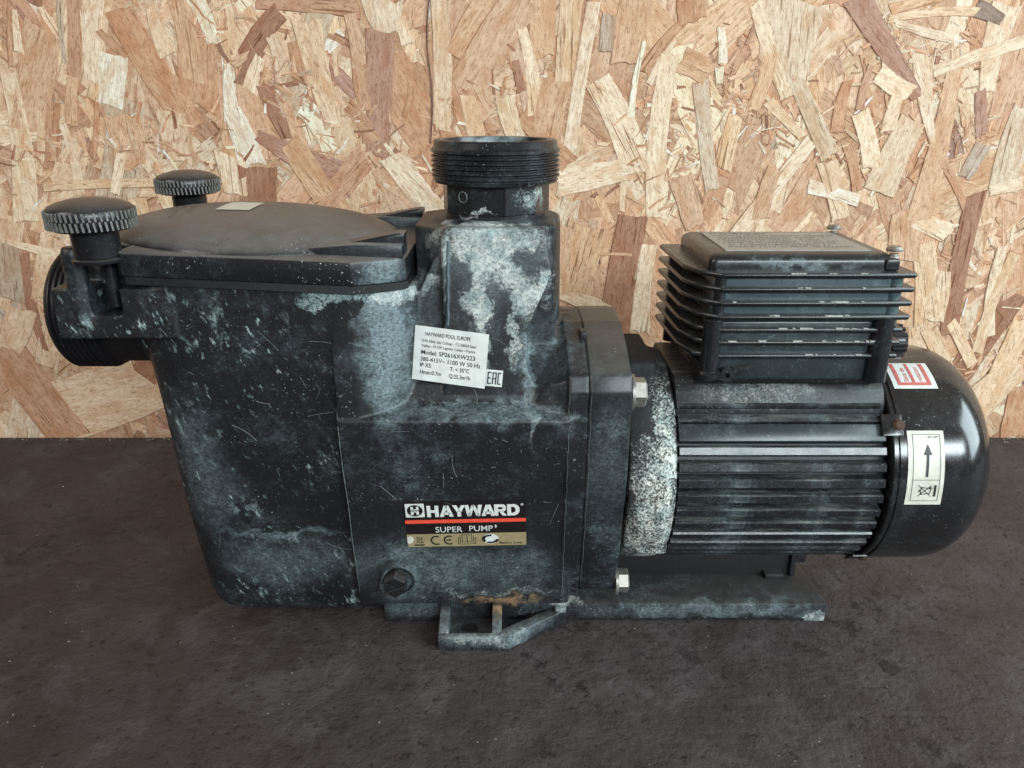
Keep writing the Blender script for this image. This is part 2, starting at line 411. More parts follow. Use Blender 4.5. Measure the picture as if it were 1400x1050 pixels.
TR = [  # the flakes one can follow in the photograph: x1 y1 x2 y2 width width2 tone (photo pixels)
 (58,40,36,180,54,48,'t'),(7,-5,14,92,9,8,'o'),(18,12,26,74,8,18,'c'),(80,-5,88,88,11,9,'g'),(101,-5,100,108,24,22,'o'),(99,104,97,172,18,18,'t'),
 (125,-6,124,112,36,22,'c'),(153,72,150,146,44,36,'w'),(132,40,174,78,13,14,'o'),(160,12,264,180,46,46,'o'),(203,8,229,76,14,30,'k'),(241,-5,264,112,30,34,'t'),
 (264,-6,294,62,30,24,'w'),(10,98,34,305,24,40,'c'),(53,150,50,240,13,11,'k'),(72,140,73,222,19,22,'o'),(84,168,108,268,12,16,'c'),(131,138,124,216,8,10,'o'),
 (168,168,238,290,20,30,'c'),(165,156,178,232,56,50,'t'),(232,150,244,222,44,40,'k'),(346,-6,490,10,34,30,'o'),(302,-5,316,88,38,24,'k'),
 (384,14,334,84,26,30,'b'),(352,68,328,116,20,18,'b'),(318,90,345,66,15,13,'t'),(309,86,318,165,10,28,'w'),(316,150,346,232,28,46,'w'),(356,76,340,128,16,26,'c'),
 (360,116,392,190,27,16,'b'),(404,56,411,112,26,30,'o'),(418,26,458,176,44,28,'k'),(370,46,386,104,20,24,'k'),(388,138,411,206,14,18,'t'),(422,160,452,208,20,26,'w'),
 (350,184,486,250,18,52,'m'),(518,42,515,214,42,36,'m'),(521,-8,530,46,66,40,'c'),(478,18,490,92,20,24,'t'),(491,88,500,152,24,20,'o'),(474,142,512,194,22,22,'o'),
 (564,116,552,160,14,8,'o'),(548,22,557,62,14,20,'c'),(600,-6,602,182,26,30,'k'),(722,-10,636,126,52,58,'t'),(668,-8,618,76,30,26,'t'),(742,-6,741,80,42,38,'t'),
 (782,-6,770,112,36,28,'k'),(812,2,770,268,20,22,'c'),(713,36,733,158,14,26,'c'),(836,18,829,72,28,22,'g'),(816,108,872,238,38,44,'c'),(758,250,852,232,42,30,'c'),
 (712,156,780,226,26,30,'o'),(646,116,668,162,22,22,'t'),(690,130,708,196,30,26,'c'),(640,130,652,190,26,26,'k'),(704,82,713,126,12,16,'b'),(764,105,748,196,46,40,'t'),
 (500,212,436,284,34,30,'o'),(536,212,596,290,40,34,'c'),(350,226,352,288,54,50,'b'),(312,210,322,266,42,36,'c'),(395,190,470,300,36,40,'t'),
 (1084,-4,1070,112,104,70,'s'),(1034,2,1078,134,22,20,'c'),(1064,52,1136,214,18,28,'s'),(946,-8,948,30,46,44,'o'),(872,-6,852,88,52,40,'t'),(938,26,878,98,12,18,'o'),
 (882,56,863,160,7,11,'w'),(916,74,896,300,28,30,'c'),(924,54,888,116,8,14,'c'),(958,110,974,262,24,20,'s'),(985,36,988,88,12,15,'w'),(984,90,984,116,15,11,'w'),
 (1056,70,1028,152,24,22,'t'),(1050,138,1098,188,16,12,'c'),(930,80,972,104,36,30,'t'),(1006,158,988,232,22,28,'k'),(1110,192,1006,324,20,28,'c'),
 (1172,-4,1256,134,36,20,'m'),(1262,74,1276,196,30,10,'c'),(1276,98,1410,54,18,20,'c'),(1378,4,1350,126,46,26,'c'),(1334,10,1372,28,22,16,'d'),(1222,30,1302,52,10,13,'c'),
 (1214,26,1342,16,12,13,'k'),(1216,14,1292,-8,18,16,'t'),(1306,92,1256,302,22,40,'t'),(1341,122,1344,186,16,20,'m'),(1160,110,1144,182,16,20,'o'),(1192,88,1176,152,10,15,'o'),
 (1176,152,1194,230,24,26,'c'),(1234,116,1214,182,18,24,'c'),(1250,162,1202,264,42,50,'s'),(1200,98,1246,128,26,24,'c'),(1346,196,1318,244,26,22,'g'),(1404,146,1372,262,40,46,'s'),
 (1336,264,1298,458,27,26,'b'),(1242,288,1234,360,44,48,'t'),(1388,346,1336,484,16,18,'k'),(1372,336,1352,462,14,18,'c'),(1286,216,1328,296,11,13,'o'),(1404,436,1346,560,34,30,'k'),
 (1398,528,1386,600,30,36,'o'),(1330,560,1396,500,58,44,'k'),(1252,300,1300,320,22,26,'c'),(1262,330,1266,440,30,32,'k'),(1290,370,1280,440,22,22,'c'),(1352,262,1400,250,16,20,'c'),
 (866,294,834,486,38,48,'b'),(806,306,788,404,56,44,'t'),(888,334,874,456,22,30,'c'),(762,396,834,428,24,20,'k'),(820,348,888,353,4,4,'t'),(768,306,764,392,32,34,'t'),
 (-14,452,98,600,62,66,'o'),(74,566,206,522,84,76,'k'),(28,344,62,480,18,12,'b'),(2,330,14,410,44,40,'g'),(72,326,62,412,34,38,'k'),(58,256,214,250,13,12,'k'),
 (166,210,156,266,16,13,'c'),(8,330,88,350,8,18,'c'),(78,430,62,504,28,30,'k'),(30,420,10,480,38,30,'k'),(186,270,200,330,26,30,'k'),(1130,220,1150,300,26,24,'k'),
 (1105,255,1175,275,18,16,'w'),(1060,230,1040,300,22,26,'t'),(930,240,950,310,34,28,'t'),(1160,200,1172,262,16,14,'o'),(587,-8,586,90,2.5,2,'x'),(586,84,588,196,2,2.5,'x'),(1300,440,1330,500,14,14,'k'),(1270,450,1300,530,20,22,'k'),
]
cnt = 0
def one(x1, z1, x2, z2, w1, w2, tone, y, rnd, rag):
    global cnt
    S = Strands(); cx, cz = (x1+x2)/2, (z1+z2)/2
    S.add(x1, z1, x2, z2, w1, w2, tone, 0, rnd, rag, (cx, cz))
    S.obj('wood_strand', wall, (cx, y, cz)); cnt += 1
NR = 298-len(TR)
rz = random.Random(5)
for i in range(NR):
    x = rz.uniform(-.53, .53); z = rz.uniform(0, .47); L = rz.uniform(.040, .120); w = L*rz.uniform(.15, .46); w = min(w, .038)
    a = R(90+rz.gauss(0, 30)); dx, dz = math.cos(a)*L/2, math.sin(a)*L/2
    one(x-dx, z-dz, x+dx, z+dz, w, w*rz.uniform(.7, 1.1), tone_of(rz.choice(WT), rz, .14), .00098-i*1e-6, rz, rz.uniform(.3, 1.1))
for i, (x1, y1, x2, y2, w1, w2, k) in enumerate(TR):
    a = P(x1, y1, YW); b = P(x2, y2, YW); s_ = math.hypot(b[0]-a[0], b[1]-a[1])/math.hypot(x2-x1, y2-y1)
    one(a[0], a[1], b[0], b[1], w1*s_, w2*s_, tone_of(k, rz, .05), .00074-i*4e-6, rz, rz.uniform(.15, .7))

# ------------------------------------------------------------------ pump
pump = bpy.data.objects.new('pool_pump', None); COL.objects.link(pump)
pump['label'] = 'black swimming pool pump with white lime deposits and finned motor standing on the dark floor'
pump['category'] = 'pump'

HOUSING = plastic('housing_plastic', film=.52, speck=.7, rough=.42,
    film_light_zones=[((-.064, -.06, .185), (.017, .05, .060), 1.6), ((-.06, -.06, .045), (.05, .05, .03), .55), ((-.01, -.06, .045), (.05, .05, .025), .38),  # first zone paints the web column's highlight band into the colour
               ((-.01, -.055, .147), (.075, .04, .006), .9), ((-.008, -.045, .220), (.034, .05, .030), .55), ((-.008, 0, .2390), (.05, .06, .006), .5), ((-.125, -.06, .056), (.05, .05, .030), .55), ((.0095, -.06, .165), (.0055, .05, .036), 1.5),  # last zone here paints the tower bulge's bright edge
               ((-.044, -.03, .21), (.011, .05, .045), .35), ((.02, -.03, .17), (.025, .04, .025), .35)],
    blobs=[((-.012, -.045, .229), (.034, .05, .016), 1.), ((-.017, -.045, .210), (.010, .05, .024), .9), ((.006, -.045, .210), (.020, .05, .018), .95), ((-.0165, -.05, .186), (.004, .05, .024), .85),
           ((.003, -.05, .184), (.0035, .05, .022), .7), ((-.055, -.06, .2100), (.026, .05, .006), .8), ((-.008, -.05, .027), (.05, .05, .003), .35), ((.010, -.05, .140), (.003, .05, .02), .3)],
    holes=[((-.027, -.045, .216), (.0062, .05, .013), 1.), ((.0085, -.045, .222), (.0070, .05, .009), .9), ((-.006, -.045, .195), (.006, .05, .017), 1.)],
    rust=[((-.006, -.05, .0205), (.030, .05, .0045), .8)])
STRAINER = plastic('strainer_plastic', heavycol=(.52, .62, .58), film=.38, speck=1., splash=.95, rough=.42,
    film_light_zones=[((-.130, -.06, .047), (.055, .05, .024), .6), ((-.17, -.06, .110), (.022, .06, .06), .45), ((-.13, -.06, .068), (.05, .04, .004), .9)],
    blobs=[((-.085, -.066, .2085), (.026, .05, .004), .65)])
LID = plastic('lid_plastic', film=.25, film_light_zones=[((-.062, -.066, .221), (.015, .02, .02), 1.1)], speck=1., dust=.84, rough=.32, dustcol=(.165, .150, .138))  # zone paints the lit corner chamfer into the colour
LIDHINGE = plastic('lid_hinge', film=1.0, speck=.7, dust=.85, rough=.34, dustcol=(.20, .20, .185))
KNOB = plastic('knob_plastic', film=.10, speck=.25, dust=.35, rough=.30, bumpy=.1)
GRIP = plain('knob_ridge', (.20, .19, .175), .50, noise=.55, nscale=500)
UNION = plastic('union_plastic', film=.55, film_light_zones=[((-.0088, .030, .274), (.03, .012, .014), 1.5)], speck=.6, rough=.27, bumpy=.12, blobs=[((.012, -.03, .249), (.012, .03, .010), .55), ((-.018, -.03, .243), (.012, .03, .002), .6)])  # zone paints a lit back wall inside the bore
PORT = plastic('port_plastic', film=.05, speck=.3, rough=.45, bumpy=.1)
SEAL = plastic('seal_plate_plastic', film=.55, speck=.6, dust=.50, rough=.38, film_light_zones=[((.05, -.06, .12), (.02, .04, .05), .35)], dustcol=(.13, .128, .118))
BELL = plastic('corroded_casting', crisp=(.22, .60), base=(.012, .011, .011), film=.45, speck=1., rough=.8, bumpy=.9, heavycol=(.80, .78, .69),
               blobs=[((.083, -.05, .09), (.024, .09, .085), .80), ((.074, -.05, .06), (.03, .06, .04), .7)], holes=[((.071, -.06, .142), (.006, .03, .014), .9), ((.07, 0, .167), (.02, .05, .012), .6)])
FINM = plastic('motor_fin_paint', film=.85, speck=.8, dust=.75, dustcol=(.34, .36, .33), rough=.25, bumpy=.3, streak=1)
MOTOR = plastic('motor_paint', film=.5, speck=.8, dust=.5, dustcol=(.30, .30, .27), rough=.5, bumpy=.5, streak=1, blobs=[((.135, -.04, .149), (.045, .02, .012), .40)])
COVER = plastic('fan_cover_paint', base=(.010, .0085, .009), film=.22, speck=.5, rough=.16, bumpy=.03, dust=.16, spec=.6)
BOX = plastic('terminal_box_paint', film=.28, film_light_zones=[((.15, -.0378, .2205), (.052, .004, .0055), .9)], speck=.35, rough=.28, bumpy=.12, dust=.35, dustcol=(.10, .10, .095))  # lid front lightened in colour as though lit
BOXLIT = plastic('terminal_box_lit_face', film=1.0, speck=.6, rough=.28, bumpy=.12, base=(.046, .070, .076))  # teal base colour paints box front and right post as lit
PADM = plastic('motor_pad_paint', film=.5, speck=.5, rough=.30, bumpy=.1, base=(.020, .026, .030))
BASE = plastic('base_plastic', film=.55, film_light_zones=[((-.012, -.06, .008), (.06, .02, .012), .8), ((.12, -.041, .008), (.09, .01, .008), .8), ((-.055, -.041, .010), (.03, .01, .012), .6)], speck=.7, rough=.45, dust=.25, blobs=[((.03, -.045, .014), (.012, .03, .006), .8), ((.185, -.04, .004), (.012, .03, .005), .7), ((-.065, -.04, .020), (.028, .03, .004), .7), ((-.01, -.067, .008), (.07, .012, .007), .38)],  # foot zone is film; plate zones lighten the front edges as if lit
    rust=[((-.002, -.05, .018), (.028, .03, .006), .9)])
SHADE = plain('painted_shade', (.008, .006, .006), .8)  # near-black colour painted in for shade in bore, hole, slot and cradle
STEEL = plain('zinc_steel', (.46, .43, .38), .5, .8, noise=.35, nscale=400)
RUSTY = plain('rusty_screw', (.10, .055, .035), .8, .2, noise=.5, nscale=900, bumpy=.5)
WHITE = plain('label_paper', (.72, .73, .69), .45, noise=.16, nscale=120)
SPAPER = plain('sticker_paper', (.66, .64, .54), .40, noise=.18, nscale=120)
INK = plain('printing_ink', (.012, .011, .012), .5)
GOLD = plain('gold_foil', (.38, .305, .165), .38, .15, noise=.12, nscale=200)
BLK = plain('label_black', (.012, .009, .010), .32)
REDI = plain('label_red', (.80, .085, .045), .42)
PRED = plain('faded_red_print', (.62, .16, .14), .5, noise=.2, nscale=500)
CHIP = plain('bare_metal_chip', (.50, .50, .46), .6, noise=.4, nscale=900)
PLATE = plain('rating_plate', (.36, .34, .31), .42, noise=.25, nscale=160)

# ---- housing: strainer pot and volute
rake = lambda x: (-x-.07)*.035
mb = MB()
rings = []
for (z, x0, yf, r) in ((.0085, -.1790, .036, .016), (.0105, -.1835, .039, .018), (.022, -.1860, .0425, .020), (.075, -.1890, .0515, .024), (.15, -.1910, .0625, .030), (.188, -.192, .0665, .028), (.2145, -.192, .0685, .028)):
    rings.append(rrect(x0, -.0560, -yf, yf, r, z, zfun=rake if z > .2 else None))
mb.loft(rings)
# rim of the pot with the ears that carry the knobs
for s in (-1, 1):
    mb.box(-.2215, -.2035, min(s*.040, s*.0685), max(s*.040, s*.0685), .1885, .2135)
    mb.box(-.2215, -.185, min(s*.036, s*.052), max(s*.036, s*.052), .1885, .2228)
    mb.box(-.2040, -.166, min(s*.036, s*.0683), max(s*.036, s*.0683), .1885, .2005)
    mb.box(-.1885, -.164, min(s*.036, s*.0683), max(s*.036, s*.0683), .1885, .2135)
    mb.lathe([(.0052, 0), (.0054, .034), (.0045, .0375)], (-.2085, s*.0655, .196), 'Z', 20)
# suction boss
mb.lathe([(.036, -.200), (.040, -.186), (.040, -.16)], (0, 0, .187), 'X', 48)
strainer = remeshed('strainer_pot', mb, .0011, STRAINER, pump, 2)

mb = MB()
prof = [(-.047, .0190), (-.0675, .146), (-.055, .1495), (-.050, .158), (-.030, .178), (.0, .183), (.030, .178), (.055, .150), (.066, .14), (.047, .0190)]
mb.prism(prof, -.0885, .0335, 'X')
# raised lower front: its left edge stands proud of the pot
mb.prism([(-.048, .0190), (-.0690, .1445), (-.03, .1455), (-.02, .0190)], -.0900, .0300, 'X')
# web between pot and tower (rounded column)
web = [(-.0892, -.0678), (-.078, -.0676), (-.070, -.0655), (-.063, -.0615), (-.057, -.0565), (-.0525, -.0510), (-.049, -.046), (-.049, .046), (-.0892, .064)]
mb.prism(web, .135, .2100, 'Z', top=[(x, y+.0012 if y < 0 else y) for x, y in web])
# tower
mb.lathe([(.0362, .14), (.0352, .234), (.0345, .2395)], (-.0085, 0, 0), 'Z', 64)
mb.prism([(-.0505, -.026), (-.0335, -.0445), (-.010, -.0445), (-.010, .0445), (-.0335, .0445), (-.0505, .026)], .14, .2375, 'Z')
# front slab that flares into the volute
mb.prism([(-.0340, .2385), (.0165, .2385), (.0200, .216), (.0130, .200), (.0080, .188), (.0075, .168), (.013, .156), (.030, .150), (.030, .142), (-.036, .142)], -.0535, 0, 'Y', M=Matrix(((1, 0, 0, 0), (0, 1, .115, -.115*.15), (0, 0, 1, 0), (0, 0, 0, 1))))
mb.prism([(-.0505, .200), (-.040, .222), (-.0335, .225), (-.0335, .142), (-.052, .142)], -.049, 0, 'Y', M=Matrix(((1, 0, 0, 0), (0, 1, .115, -.115*.15), (0, 0, 1, 0), (0, 0, 0, 1))))
mb.prism([(.0, .14), (.0228, .14), (.0228, .2385), (.0, .2385)], -.0330, 0, 'Y')
mb.prism([(-.0358, .2345), (-.0332, .2345), (-.0338, .200), (-.0350, .196)], -.0500, -.02, 'Y', M=Matrix(((1, 0, 0, 0), (0, 1, .115, -.115*.195), (0, 0, 1, 0), (0, 0, 0, 1))))
big_ = [(-.050, .140), (-.0650, .149), (-.0625, .1645), (-.038, .1745), (-.012, .1800), (.0, .1805), (.0, .140)]
sml_ = [(-.046, .140), (-.0560, .1465), (-.0500, .1530), (-.028, .1600), (-.010, .1640), (.0, .1645), (.0, .140)]
mb.loft([[(x, a_*f+b_*(1-f), c_*f+d_*(1-f)) for (a_, c_), (b_, d_) in zip(big_, sml_)] for x, f in ((.004, 0), (.012, .30), (.020, .72), (.0260, .94), (.0300, 1))])
# clamp ring behind the seal plate
mb.prism([(-.0436, .0210), (-.0556, .060), (-.0656, .110), (-.0671, .160), (-.0636, .1681), (-.040, .1766), (-.014, .1821), (.014, .1821), (.040, .1766), (.0636, .1681), (.0671, .160), (.0656, .110), (.0556, .060), (.0436, .021)], .0285, .0392, 'X')
# drain boss
px, pz = P(545, 795, -.056)
mb.lathe([(.0105, -.060), (.0098, -.059), (.0098, -.04)], (px, 0, pz), 'Y', 32)
vol = remeshed('volute_housing', mb, .0010, HOUSING, pump, 2)

def bvh(o): return BVHTree.FromPolygons([v.co[:] for v in o.data.vertices], [p.vertices[:] for p in o.data.polygons])
BV = bvh(vol); BS = bvh(strainer)
def front(x, z, tree=None, dflt=-.06):
    h = (tree or BV).ray_cast(Vector((x, -.3, z)), Vector((0, 1, 0)))
    return h[0].y if h[0] else dflt

# mould parting lines and small ridges left on the castings
def ridge(name, pts, w, h, mat, parent, tree):
    mb = MB(); prev = None
    rows = []
    for (x, z) in pts:
        y = front(x, z, tree); rows.append([(x-w, y+.0005, z), (x, y-h, z), (x+w, y+.0005, z)])
    mb.loft(rows, caps=False); return mb.obj(name, mat, parent, 0)
EDGE = plastic('worn_teal_edge', film=1.2, speck=.6, base=(.06, .085, .088), rough=.45)
CHK = plain('worn_edge', (.17, .19, .185), .6, noise=.6, nscale=700)
a = P(462, 404, -.0695); b = P(481, 788, -.05)
ridge('parting_line', [(-.0893+.0002*math.sin(i), .206-(.206-.028)*i/22) for i in range(23)], .00045, .0005, CHK, vol, BV)
ridge('parting_line', [(.0292+.0002*math.sin(i*2.1), .160-(.160-.024)*i/30) for i in range(31)], .0004, .0004, CHK, vol, BV)
ridge('tower_edge', [(-.0322+.0002*math.sin(i*1.9)-.0007*(i/16), .2325-(.2325-.190)*i/16) for i in range(17)], .0011, .0010, EDGE, vol, BV)
rq = random.Random(8); mb = MB()
for i in range(46):
    tree, bx = (BV, (-.085, .028, .03, .20)) if i % 2 else (BS, (-.180, -.092, .025, .20))
    x, z = rq.uniform(bx[0], bx[1]), rq.uniform(bx[2], bx[3]); a = rq.gauss(-.9, .8); L = rq.uniform(.003, .016); wd = rq.uniform(.00008, .00018); bend = rq.uniform(-.4, .4)
    rows = []
    for k_ in range(6):
        t = k_/5*L; aa = a+bend*k_/5; px_, pz_ = x+t*math.cos(aa), z+t*math.sin(aa); y = front(px_, pz_, tree, None)
        if y is None: break
        nx_, nz_ = -math.sin(aa)*wd, math.cos(aa)*wd
        rows.append([(px_-nx_, y-.00012, pz_-nz_), (px_, y-.0003, pz_), (px_+nx_, y-.00012, pz_+nz_)])
    if len(rows) > 2: mb.loft(rows, caps=False)
mb.obj('surface_scratches', CHK, pump, 0, kind='stuff')
# pot details: horizontal rib near the bottom
ridge('pot_rib', [(-.172+i*.0045, .0700+.0004*math.sin(i*1.7)) for i in range(18)], .0010, .0008, STRAINER, strainer, BS)

# ---- suction port thread
prof = [(.026, -.2495), (.0315, -.2500), (.0335, -.2480)]
h = -.2475
for i in range(7): prof += [(.0343, h+.0006), (.0343, h+.0014), (.0330, h+.0022), (.0330, h+.0028)]; h += .0030
prof += [(.0330, -.2255), (.0310, -.2245), (.0310, -.190)]
sp_ = MB().lathe(prof, (0, 0, .187), 'X', 64).obj('suction_port', PORT, pump, 50)

# ---- lid
mb = MB()
zt = lambda x: .2268 + (-x-.07)*.045
lidpts = [(-.0520, -.054), (-.0560, -.0585), (-.0755, -.0715), (-.1840, -.0715), (-.1865, -.069), (-.1865, -.052), (-.206, -.052), (-.206, .052), (-.1865, .052), (-.1865, .069), (-.184, .0715), (-.0755, .0715), (-.056, .0585), (-.052, .054)]
bm = mb.bm
lo = [bm.verts.new((x, y, zt(x)-.0115)) for x, y in lidpts]; hi = [bm.verts.new((x, y, zt(x))) for x, y in lidpts]
fs = [bm.faces.new(lo[::-1]), bm.faces.new(hi)]
for i in range(len(lo)): j = (i+1) % len(lo); fs.append(bm.faces.new((lo[i], lo[j], hi[j], hi[i])))
bmesh.ops.recalc_face_normals(bm, faces=fs)
bmesh.ops.bevel(bm, geom=list({e for f in fs for e in f.edges}), offset=.0010, segments=2, affect='EDGES', profile=.5)
lid = mb.obj('strainer_lid', LID, pump, 40)
# gasket lip under the lid
lp = [(x*.995, y*.985) for x, y in lidpts]
mb = MB(); bm = mb.bm
lo = [bm.verts.new((x, y, zt(x)-.0155)) for x, y in lp]; hi = [bm.verts.new((x, y, zt(x)-.0117)) for x, y in lp]
fs = [bm.faces.new(lo[::-1]), bm.faces.new(hi)]
for i in range(len(lo)): j = (i+1) % len(lo); fs.append(bm.faces.new((lo[i], lo[j], hi[j], hi[i])))
bmesh.ops.recalc_face_normals(bm, faces=fs)
mb.obj('gasket_lip', PORT, lid, 40)
# dome
mb = MB(); prof = []
for i in range(17):
    t = i/16; a = t*math.pi/2*.999
    prof.append((.0765*math.cos(a)**.9 if i < 16 else .0005, .0142*math.sin(a)**1.15))
mb.lathe(prof, (0, 0, 0), 'Z', 72, True, (1, .885))
bmesh.ops.transform(mb.bm, matrix=Matrix.Translation((-.1385, 0, zt(-.1385)-.0004)) @ Matrix.Rotation(math.atan(.045), 4, 'Y'), verts=mb.bm.verts)
dome = mb.obj('lid_dome', LID, lid, 60)
# hinge bars and wedges at the tower end
for s in (-1, 1):
    mb = MB()
    y0, y1 = sorted((s*.056, s*.036))
    mb.prism([(-.118, .2270), (-.0535, .2240), (-.0535, .2320), (-.075, .2328), (-.118, .2298)], y0, y1, 'Y', .0007)
    mb.obj('hinge_bar', LIDHINGE, lid, 40)
    y0, y1 = sorted((s*.049, s*.038))
    MB().prism([(-.082, .2322), (-.0535, .2315), (-.0530, .2368), (-.0555, .2372), (-.0600, .2366)], y0, y1, 'Y', .0007).obj('hinge_wedge', LID, lid, 40)
# moulded lettering on the dome and its small paper sticker
bd = bvh(dome)
def ondome(x, y, off=.0003):
    h = bd.ray_cast(Vector((x, y, .4)), Vector((0, 0, -1))); return (x, y, h[0].z+off)
def grid_patch(name, corners, nu, nv, fn, mat, parent, th=.0):
    vs = []; fs = []
    for j in range(nv+1):
        for i in range(nu+1):
            u, v = i/nu, j/nv
            p = [(corners[0][k]*(1-u)+corners[1][k]*u)*(1-v)+(corners[3][k]*(1-u)+corners[2][k]*u)*v for k in range(2)]
            vs.append(fn(*p))
    for j in range(nv):
        for i in range(nu):
            a = j*(nu+1)+i; fs.append((a, a+1, a+nu+2, a+nu+1))
    me = bpy.data.meshes.new(name); me.from_pydata(vs, [], fs)
    return link(name, me, mat, parent, 60)
ds = grid_patch('lid_sticker', [(-.157, -.016), (-.139, -.016), (-.139, .012), (-.157, .012)], 6, 6, lambda x, y: ondome(x, y, .0004), SPAPER, lid)
rs = random.Random(3)
def ink_rows(name, parent, rows, fn, mat, seed=1):
    # rows: (u0, u1, v, height): strokes of print too small to read
    rr = random.Random(seed); vs = []; fs = []
    for (u0, u1, v, hgt) in rows:
        u = u0
        while u < u1:
            w = hgt*rr.uniform(.35, .75)
            if rr.random() < .84:
                b = len(vs); t = hgt*.18
                for (a, bb) in ((u, v), (u+t, v), (u+t, v+hgt*rr.uniform(.7, 1)), (u, v+hgt*.9)): vs.append(fn(a, bb))
                fs.append((b, b+1, b+2, b+3))
                b = len(vs); q = v+hgt*rr.choice((0, .4, .8))
                for (a, bb) in ((u, q), (u+w*.7, q), (u+w*.7, q+t), (u, q+t)): vs.append(fn(a, bb))
                fs.append((b, b+1, b+2, b+3))
            u += w*1.25
    me = bpy.data.meshes.new(name); me.from_pydata(vs, [], fs); return link(name, me, mat, parent, 0)

ink_rows('moulded_lettering', lid, [(-.030, .010, 0, .0035), (-.020, .008, 1, .003)], lambda a, b: ondome(-.181+b*.6*(1 if b < .5 else 0)+(.007+(b-1)*.6 if b >= .5 else 0)-a*.15, a, .0004), KNOB, 5)
# ---- lettering
def text_geo(s, size, bold=0., sx=1., align='LEFT'):
    cu = bpy.data.curves.new('t', 'FONT'); cu.body = s; cu.size = size; cu.offset = bold*size; cu.align_x = align
    cu.fill_mode = 'FRONT'; cu.resolution_u = 3
    o = bpy.data.objects.new('t', cu); COL.objects.link(o)
    dg = bpy.context.evaluated_depsgraph_get(); me = bpy.data.meshes.new_from_object(o.evaluated_get(dg))
    vs = [(v.co.x*sx, v.co.y) for v in me.vertices]; fs = [tuple(p.vertices) for p in me.polygons]
    bpy.data.objects.remove(o); bpy.data.curves.remove(cu); bpy.data.meshes.remove(me)
    return vs, fs
class Frame:
    """a sticker's own plane: u right, v up, wrapped on the surface behind it"""
    def __init__(s, cx, cz, w, h, rot, tree=None):
        s.c = (cx, cz); s.w, s.h = w, h; s.r = R(rot); s.tree = tree
        pts = [s.xz(u, v) for u in np.linspace(-w/2, w/2, 9) for v in np.linspace(-h/2, h/2, 7)]
        A = np.array([(x, z, 1) for x, z in pts]); y = np.array([front(x, z, tree) for x, z in pts])
        s.k = np.linalg.lstsq(A, y, rcond=None)[0]; s.lift = min(0, (y-A@s.k).min())
    def xz(s, u, v):
        return (s.c[0]+u*math.cos(s.r)-v*math.sin(s.r), s.c[1]+u*math.sin(s.r)+v*math.cos(s.r))
    def at(s, u, v, off=0.):
        x, z = s.xz(u, v); return (x, float(s.k[0]*x+s.k[1]*z+s.k[2])+s.lift-.00025-off, z)
    def sheet(s, name, mat, parent, u0=None, u1=None, v0=None, v1=None, off=0., th=.0002):
        u0 = -s.w/2 if u0 is None else u0; u1 = s.w/2 if u1 is None else u1; v0 = -s.h/2 if v0 is None else v0; v1 = s.h/2 if v1 is None else v1
        q = [(u0, v0), (u1, v0), (u1, v1), (u0, v1)]
        vs = [s.at(u, v, off) for u, v in q]+[s.at(u, v, off-th) for u, v in q]
        fs = [(0, 1, 2, 3)]+[(i, i+4, (i+1) % 4+4, (i+1) % 4) for i in range(4)]
        me = bpy.data.meshes.new(name); me.from_pydata(vs, [], fs); return link(name, me, mat, parent, 0)
    def text(s, name, t, u, v, size, mat, parent, bold=0., sx=1., off=.00012, width=None, align='LEFT', rot=0):
        vs, fs = text_geo(t, size, bold, sx, align)
        if width:
            x0 = min(p[0] for p in vs); x1 = max(p[0] for p in vs); k = width/(x1-x0); vs = [((p[0]-x0)*k, p[1]) for p in vs]
        if rot: vs = [(p[0]*math.cos(rot)-p[1]*math.sin(rot), p[0]*math.sin(rot)+p[1]*math.cos(rot)) for p in vs]
        me = bpy.data.meshes.new(name); me.from_pydata([s.at(u+p[0], v+p[1], off) for p in vs], [], fs)
        return link(name, me, mat, parent, 0)
    def poly(s, name, polys, mat, parent, off=.00012):
        vs = []; fs = []
        for p in polys:
            b = len(vs); vs += [s.at(u, v, off) for u, v in p]; fs.append(tuple(range(b, b+len(p))))
        me = bpy.data.meshes.new(name); me.from_pydata(vs, [], fs); return link(name, me, mat, parent, 0)
def line(x0, y0, x1, y1, w):
    d = math.hypot(x1-x0, y1-y0); nx, ny = -(y1-y0)/d*w/2, (x1-x0)/d*w/2
    return [(x0+nx, y0+ny), (x1+nx, y1+ny), (x1-nx, y1-ny), (x0-nx, y0-ny)]
def arc(cx, cy, r0, r1, a0, a1, n=18):
    out = []
    for i in range(n):
        p, q = R(a0+(a1-a0)*i/n), R(a0+(a1-a0)*(i+1)/n)
        out.append([(cx+r1*math.cos(p), cy+r1*math.sin(p)), (cx+r1*math.cos(q), cy+r1*math.sin(q)), (cx+r0*math.cos(q), cy+r0*math.sin(q)), (cx+r0*math.cos(p), cy+r0*math.sin(p))])
    return out
def bin_icon(cx, cy, s, rot=0.):
    P_ = [line(-.32, .30, .32, .30, .06), line(-.28, .28, -.2, -.42, .06), line(.28, .28, .2, -.42, .06), line(-.2, -.42, .2, -.42, .06), line(-.45, .5, .45, -.5, .05), line(-.45, -.5, .45, .5, .05), line(-.12, .42, .12, .42, .06)]
    P_ += arc(.2, -.45, .05, .11, 0, 360, 8)
    c_, s_ = math.cos(rot), math.sin(rot)
    return [[(cx+s*(x*c_-y*s_), cy+s*(x*s_+y*c_)) for x, y in p] for p in P_]

